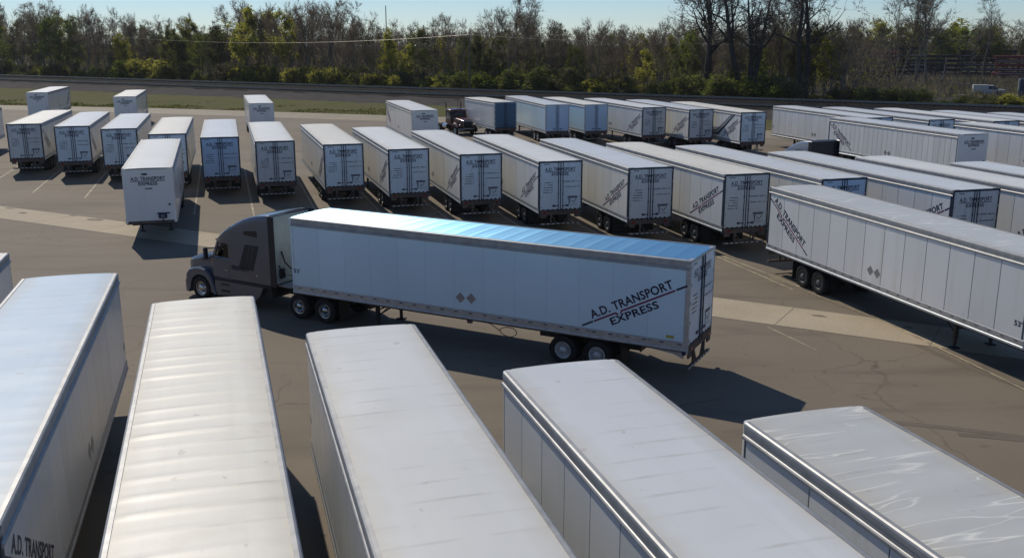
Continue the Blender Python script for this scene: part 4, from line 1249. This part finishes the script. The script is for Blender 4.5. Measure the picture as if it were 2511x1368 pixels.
PROTO = {}
def proto(key, bark, twig, leafm, **k):
    t_ = Tree(**k)
    hgt = max(max(v[2] for v in t_.tr.v), max(v[2] for v in t_.cr.v))
    PROTO[key] = (t_.tr.mesh('trunk', bark, 'all'), t_.cr.mesh('crown', [twig, leafm]), hgt)
for i in range(5):
    proto('bare%d' % i, 'bark', 'twig', 'leaf_dull', seed=10 + i, H=17, r0=.24, stems=1 + (i % 2), n1=12, n2=5, n3=4, spread=34, twigs=7, base=.28, trop=.5, crown_r=.34)
for i in range(3):
    proto('big%d' % i, 'bark_dark', 'twig_dark', 'leaf_dull', seed=31 + i, H=27, r0=.88, stems=(2, 3, 2)[i], n1=9, n2=6, n3=5, spread=52, twigs=9, base=.36, trop=.25, crown_r=.40, tw=.05, lean=.045)
for i in range(5):
    proto('leafy%d' % i, 'bark', 'twig', ('leaf_yellow', 'leaf_green', 'leaf_yellow', 'leaf_dull', 'leaf_green')[i], seed=50 + i, H=15, r0=.22, stems=1 + (i % 2), n1=11, n2=5, n3=4, spread=40, leaf=(4, 3, 4, 3, 2)[i], twigs=6, base=.2, trop=.4, crown_r=.36, ls=.21)
for i in range(4):
    proto('brush%d' % i, 'bark', 'twig_dark' if i % 2 else 'twig', ('leaf_dull', 'leaf_green', 'leaf_green', 'leaf_yellow')[i], seed=70 + i, H=6.5, r0=.07, stems=7, n1=7, n2=4, n3=3, spread=45, leaf=(2, 4, 2, 3)[i], twigs=6, base=.12, trop=.25, crown_r=.45, lean=.07, tw=.05, ls=.15)
proto('blossom', 'bark', 'twig', 'blossom', seed=90, H=6, r0=.09, stems=3, n1=8, n2=4, n3=3, spread=45, leaf=2, twigs=4, base=.3, trop=.2, crown_r=.42, ls=.13)

def plant(key, x, y, H, rz, label, group, z=0.0, name='tree', cat='tree', wid=1.0):
    tr, cr, h0 = PROTO[key]
    root = link(name, None, None, (x, y, z - .02), rz)
    k = H / h0
    root.scale = (k * wid, k * wid, k)
    tag(root, label, cat, group)
    link('trunk', tr, root); link('crown', cr, root)
    return root
def ray(px, t_):
    az = math.atan2(px - 1255.5, 2379.0)
    d = t_ / (-SA * math.sin(az) + CA * math.cos(az))
    return d * math.sin(az), d * math.cos(az), d
TOPY = [(-120, 30), (0, 25), (60, 8), (130, 0), (200, 5), (250, 30), (330, 28), (400, 42), (430, 25), (540, 18), (580, 35), (610, 5), (700, -5), (820, -5), (900, 30), (1000, 40), (1060, 44), (1130, 30), (1190, 20), (1240, 14), (1330, 10), (1360, 44), (1480, 44), (1600, 42), (1660, 34), (1760, 40), (1900, 30), (2060, 36), (2150, 52)]
def topy(px):
    for (a, ya), (b_, yb) in zip(TOPY, TOPY[1:]):
        if a <= px <= b_:
            return ya + (yb - ya) * (px - a) / (b_ - a)
    return 45
rg = random.Random(77)
def leafiness(px):
    return .75 if 420 < px < 570 else .55 if 880 < px < 1010 else .22 if 590 < px < 880 else .5 if 1040 < px < 1200 else .40 if px < 260 else .5 if 1440 < px < 1700 else .32
LBL = {'bare': ('bare grey-brown spring tree in the woods behind the railway', 'bare trees of the woods'),
       'leafy': ('slender tree with fresh yellow-green leaves in the woods behind the railway', 'leafing trees of the woods'),
       'brush': ('low tangled bush at the foot of the woods behind the railway', 'bushes at the foot of the woods')}
def zone(px):
    for lim, w in ((250, 'over the trailers at the left edge'), (560, 'over the left half of the middle row'), (900, 'over the lone back row trailer'), (1200, 'over the maroon truck'),
                   (1500, 'over the plain white trailers'), (1800, 'over the stripe-sided trailer')):
        if px < lim: return w
    return 'over the right-hand trailers'
LINE = ('at the woods edge', 'just inside the woods', 'deep inside the woods')
for row, (t0, t1, step) in enumerate(((156, 165, 36), (166, 180, 34), (181, 198, 33))):
    px = -110
    while px < 2070:
        q = px + rg.uniform(-12, 12)
        x, y, d = ray(q, rg.uniform(t0, t1))
        ty = topy(q) + rg.uniform(-12, 16)
        H = max(7, 10.8 + (95 - ty) / 2379 * d) * rg.uniform(.9, 1.0)
        if row == 0 and 1655 < q < 2010:
            px += step; continue
        kind = 'leafy' if rg.random() < leafiness(q) else 'bare'
        if kind == 'leafy': H *= rg.uniform(.7, .97)
        key = kind + str(rg.randrange(5))
        plant(key, x, y, H, rg.uniform(0, 6.28), ('bare grey tree %s, %s' if kind == 'bare' else 'tree in yellow-green leaf %s, %s') % (LINE[row], zone(q)), LBL[kind][1] + ', ' + LINE[row] + ' ' + zone(q), wid=rg.uniform(.8, 1.05))
        px += step * rg.uniform(.8, 1.25)
px = -110
while px < 2560:
    x, y, d = ray(px, rg.uniform(153, 160))
    plant('brush%d' % rg.randrange(4), x, y, rg.uniform(3.0, 6.8) if px < 1950 else rg.uniform(2.0, 4.2), rg.uniform(0, 6.28), 'low tangled bush at the woods foot, %s' % zone(px), LBL['brush'][1] + ' ' + zone(px), name='bush', cat='bush', wid=rg.uniform(1.1, 1.8))
    px += 27 * rg.uniform(.7, 1.3)
# trees that stand out
for key, px, t_, H, rz, lab in [('big0', 1712, 164, 29, .3, 'huge bare tree with two parallel dark trunks, left of the big trees'), ('big1', 1822, 159, 28, 2.0, 'huge bare dark tree with a thick single base, in the middle of the big trees'),
                                ('big2', 1964, 160, 28, 4.0, 'huge bare dark tree with long side limbs, right of the big trees'), ('bare1', 1905, 172, 24, 1.0, 'tall leaning dark tree between two huge bare trees'),
                                ('bare3', 2185, 262, 27, .6, 'slim tall bare tree left of a small clump at the right'), ('bare1', 2222, 262, 29, 2.6, 'forked tall bare tree in the small clump at the right'), ('bare0', 2250, 266, 27, 4.4, 'thin bare tree on the right side of the small clump'),
                                ('bare2', 2385, 300, 26, 1.4, 'round-topped bare tree standing alone at the far right'), ('bare4', 1268, 170, 20.5, 1.4, 'tall bare tree with rounded top rising over the middle of the woods'), ('bare2', 1302, 172, 21, 5, 'tall slim bare tree beside a rounded one over the middle of the woods')]:
    x, y, d = ray(px, t_)
    plant(key, x, y, H, rz, lab, None, wid=.95)
for px, t_, H in ((1225, 158, 5.6), (1258, 158, 5.0), (1322, 158, 5.2), (900, 158, 4.5), (1290, 156, 4.2)):
    x, y, d = ray(px, t_)
    plant('blossom', x, y, H, rg.uniform(0, 6), 'small tree with scattered white blossom at the edge of the woods', 'blossoming trees')

px = 2040
while px < 2620:
    x, y, d = ray(px, rg.uniform(322, 350))
    kind = 'leafy' if rg.random() < .65 else 'bare'
    plant(kind + str(rg.randrange(5)), x, y, 10.8 + (95 - rg.uniform(48, 70)) / 2379 * d, rg.uniform(0, 6.28), 'distant tree beyond the steel stacks at the far right', 'distant trees beyond the steel stacks', wid=rg.uniform(1.1, 1.6))
    px += rg.uniform(14, 24)
# the wood farther back, one mass of stems, twigs and leaves
mb = MB(); rg = random.Random(4)
def mass(n, s0, s1, t0, t1, hmin, hmax, green):
    for i in range(n):
        s_ = rg.uniform(s0, s1); t_ = rg.uniform(t0, t1)
        x, y, _ = st(s_, t_)
        hh = hmin + (hmax - hmin) * (.5 + .7 * mnoise.noise(Vector((x * .045, y * .045, 1)))) * rg.uniform(.8, 1.05)
        z = hh * (rg.random() ** .75)
        up = z / hh > .6
        ln = rg.uniform(.4, 1.3) if up else rg.uniform(.8, 2.4); w = rg.uniform(.03, .09) if up else rg.uniform(.05, .2)
        dx, dy = rg.gauss(0, .8 if up else .35), rg.gauss(0, .8 if up else .35)
        a = rg.uniform(-.6, .6) - R(30)
        c = mnoise.noise(Vector((x * .03, y * .03, 7)))
        if not up and rg.random() < green + .35 * c:
            s2 = rg.uniform(.15, .4)
            mb.poly([(x - s2, y, z), (x, y - .1, z + s2 * .6), (x + s2, y, z + .1), (x, y + .1, z - s2 * .6)], 2)
        else:
            mb.poly([(x - w * math.cos(a), y - w * math.sin(a), z), (x + w * math.cos(a), y + w * math.sin(a), z), (x + dx * ln, y + dy * ln, z + ln)], 0 if rg.random() < .6 else 1)
mass(105000, -330, -40, 198, 250, 9, 14, .34)
mass(52000, -150, 130, 335, 430, 9, 14, .5)
mass(14000, -45, 40, 196, 300, .4, 1.2, .75)
tag(link('distant_woods', mb.mesh('distant_woods', ['twig', 'twig_dark', 'leaf_dull'])), 'dense brown mass of woodland far behind the front trees', 'woods', kind='stuff')

# ---------------------------------------------------------------- utility line above the track
for i, s_ in enumerate((-297, -197, -97.5, 3)):
    x, y, _ = st(s_, 150.5)
    root = link('utility_pole', None, None, (x, y, .2), R(-30.5))
    tag(root, 'thin wooden utility pole lost among the trees behind the railway', 'pole', 'utility poles behind the railway')
    mb = MB(); mb.tube([(0, 0, -.4), (0, 0, 11.6)], [.16, .11], 8, cap=True); link('pole', mb.mesh('pole', 'bark', True), root)
    mb = MB(); mb.bbox(-.06, .06, -1.0, 1.0, 11.18, 11.30, .01); link('crossarm', mb.mesh('crossarm', 'bark'), root)
M['cable'] = plain('bright_cable', (0.11, 0.10, 0.085), 0.4, 0.5)
for zc, sag, r_, lab in ((11.5, 1.55, .028, 'sagging cable strung along the railway in front of the woods'),):
    mb = MB(); P_ = []
    S_ = (-297, -197, -97.5, 3)
    for a, b_ in zip(S_, S_[1:]):
        for k in range(16):
            f = k / 16; P_.append(st(a + (b_ - a) * f, 150.1, zc - 4 * sag * f * (1 - f)))
    P_.append(st(3, 150.1, zc))
    mb.tube(P_, r_, 5)
    tag(link('cable', mb.mesh('cable', 'cable')), lab, 'cable')
for px, top, lab in ((957, 20, 'thin bare pole rising above the tree tops left of the middle'),):
    x, y, d = ray(px, 215)
    mb = MB(); mb.tube([(0, 0, 0), (0, 0, 10.8 + (95 - top) / 2379 * d)], [.2, .12], 6, cap=True)
    o = tag(link('pole', mb.mesh('pole', 'bark', True), None, (x, y, -.02)), lab, 'pole')

# ---------------------------------------------------------------- storage yard beyond the railway at the right
M['red_steel'] = plain('red_oxide_steel', (0.16, 0.024, 0.026), 0.7, 0, .3, .35, 1.0)
M['pale_end'] = plain('pale_bundle_end', (0.30, 0.25, 0.26), 0.7)
M['dark_steel'] = plain('dark_bundle', (0.022, 0.020, 0.026), 0.7, 0, .3, .3, 1.0)
M['white_van'] = plain('white_vehicle', (0.62, 0.60, 0.55), 0.4)
M['blue_box'] = plain('blue_container', (0.035, 0.045, 0.10), 0.5)
def stack(px, d, wid, dep, layers, lh, lab, mats, rz=-24):
    az = math.atan2(px - 1255.5, 2379.0)
    root = link('steel_stack', None, None, (d * math.sin(az), d * math.cos(az), 0), R(rz))
    tag(root, lab, 'stack')
    rg = random.Random(int(px))
    for k in range(layers):
        mb = MB(); j = rg.uniform(-.5, .5); w2 = wid / 2 * rg.uniform(.85, 1.0)
        z = .15 + k * lh
        for q in range(5):
            y0 = -dep / 2 + q * dep / 5
            mb.bbox(-w2 + j + rg.uniform(-.2, .2), w2 + j, y0, y0 + dep / 5 - .08, z, z + lh * .62, .03)
        bu = link('beam_bundle', mb.mesh('beam_bundle', mats[0]), root)
        mb = MB()
        for q in (-.7, .0, .7):
            mb.box(w2 * q - .12, w2 * q + .12, -dep / 2, dep / 2, z - lh * .36, z - .01)
        link('spacer', mb.mesh('spacer', 'rust'), bu)
        if k in (1, 2, 4):
            mb = MB(); mb.box(-w2 * .95 + j, -w2 * .4 + j if px < 2300 else w2 * .5, -dep / 2 - .12, -dep / 2 - .02, z + lh * .3, z + lh * .5); link('end_board', mb.mesh('end_board', 'pale_end'), bu)
    return root
stack(2146, 300, 8.6, 6, 6, 1.25, 'stack of dark red steel beams behind the huge bare trees', ['red_steel'])
stack(2470, 300, 13, 6, 6, 1.1, 'wide stack of dark red steel beams at the far right edge', ['red_steel'])
stack(2270, 320, 16, 5, 5, 1.3, 'long dark stack of steel left of the leaning post', ['dark_steel'])
stack(2390, 330, 15, 5, 6, 1.3, 'long dark stack of steel right of the leaning post', ['dark_steel'])
stack(2225, 345, 18, 5, 7, 1.2, 'high dark stack of steel behind the clump of bare trees', ['dark_steel'])
az = math.atan2(2290 - 1255.5, 2379.0)
mb = MB(); mb.tube([(0, 0, 0), (.45, 0, 6.4)], [.13, .11], 8, cap=True)
tag(link('post', mb.mesh('post', 'pale_end', True), None, (266 * math.sin(az), 266 * math.cos(az), -.02)), 'leaning pale wooden post in front of the dark steel stacks', 'post')
def pickup(px, d, rz):
    az = math.atan2(px - 1255.5, 2379.0)
    root = link('utility_truck', None, None, (d * math.sin(az), d * math.cos(az), 0), R(rz))
    tag(root, 'white utility truck parked beyond the tracks at the far right', 'truck')
    def side(y0, y1):
        out = [(-2.9, .75), (-2.9, 2.15), (-.2, 2.15), (-.2, 1.35), (2.75, 1.30), (2.75, .55), (2.35, .55)]
        for k in range(7): a = math.pi * k / 6; out.append((1.75 + .55 * math.cos(a), .5 + .55 * math.sin(a)))
        out.append((-1.1, .5))
        for k in range(7): a = math.pi * k / 6; out.append((-1.75 + .6 * math.cos(a), .5 + .6 * math.sin(a)))
        out.append((-2.5, .55))
        return [(a, y0, b_) for a, b_ in out], [(a, y1, b_) for a, b_ in out]
    mb = MB(); mb.loft(list(side(-.95, .95))); link('body', mb.mesh('body', 'white_van'), root)
    mb = MB(); mb.loft([[(-.15, -.9, 1.36), (1.5, -.9, 1.36), (1.5, .9, 1.36), (-.15, .9, 1.36)], [(-.1, -.8, 2.0), (.8, -.8, 2.0), (.8, .8, 2.0), (-.1, .8, 2.0)]]); link('cab_glass', mb.mesh('cab_glass', 'glass_dark'), root)
    mb = MB(); mb.bbox(-.12, .85, -.82, .82, 2.0, 2.08, .03); link('cab_roof', mb.mesh('cab_roof', 'white_van'), root)
    for u in (1.75, -1.75):
        for sd in (1, -1):
            w = link('wheel', cached('ptyre', lambda: MB().lathe([(.2, -.12), (.38, -.12), (.42, -.08), (.42, .08), (.38, .12), (.2, .12), (0, .10)], 18).mesh('tyre', 'tyre', True)), root, (u, sd * .88, .42), 0 if sd > 0 else math.pi)
pickup(2405, 212, -18)
az = math.atan2(2494 - 1255.5, 2379.0)
root = link('container', None, None, (205 * math.sin(az), 205 * math.cos(az), 0), R(-24)); tag(root, 'dark blue storage container cut by the right edge beyond the tracks', 'container')
mb = MB(); mb.bbox(-1.3, 4.8, -1.2, 1.2, .1, 3.6, .03); bd = link('body', mb.mesh('body', 'blue_box'), root)
for k in range(14):
    mb = MB(); mb.bbox(-1.2 + k * .42, -1.0 + k * .42, -1.24, -1.19, .25, 3.5, .01); link('rib', mb.mesh('rib', 'blue_box'), bd)
mb = MB(); mb.bbox(-1.34, -1.1, -1.28, 1.25, .1, 3.62, .02); link('corner_frame', mb.mesh('corner_frame', 'placard'), root)
for i, (px, d) in enumerate(((2325, 250), (2348, 246), (2350, 196), (2385, 192))):
    az = math.atan2(px - 1255.5, 2379.0)
    root = link('trestle', None, None, (d * math.sin(az), d * math.cos(az), 0), R(-20)); tag(root, 'small pale trestle on the rough ground beyond the tracks', 'trestle', 'trestles beyond the tracks')
    mb = MB(); mb.bbox(-1.2, 1.2, -.4, .4, .85, .97, .02); link('top', mb.mesh('top', 'pale_end'), root)
    for sx in (-1, 1):
        mb = MB(); mb.tube([(sx * 1.0, -.3, 0), (sx * 1.0, 0, .86)], .05, 5); mb.tube([(sx * 1.0, .3, 0), (sx * 1.0, 0, .86)], .05, 5); link('leg', mb.mesh('leg', 'pale_end'), root)

# ---------------------------------------------------------------- thin spring haze over the whole place
mb = MB(); mb.box(-1150, 1150, -340, 1550, -1.2, 42.0)
hz = bpy.data.materials.new('haze'); hz.use_nodes = True; t = hz.node_tree
t.nodes.remove(t.nodes['Principled BSDF'])
pv = t.nodes.new('ShaderNodeVolumePrincipled')
pv.inputs['Color'].default_value = (0.93, 0.95, 0.97, 1)
pv.inputs['Density'].default_value = 0.0001
pv.inputs['Anisotropy'].default_value = 0.2
t.links.new(pv.outputs[0], t.nodes['Material Output'].inputs['Volume'])
tag(link('haze', mb.mesh('haze', hz)), 'thin pale haze in the air over the yard and woods', 'haze', kind='stuff')
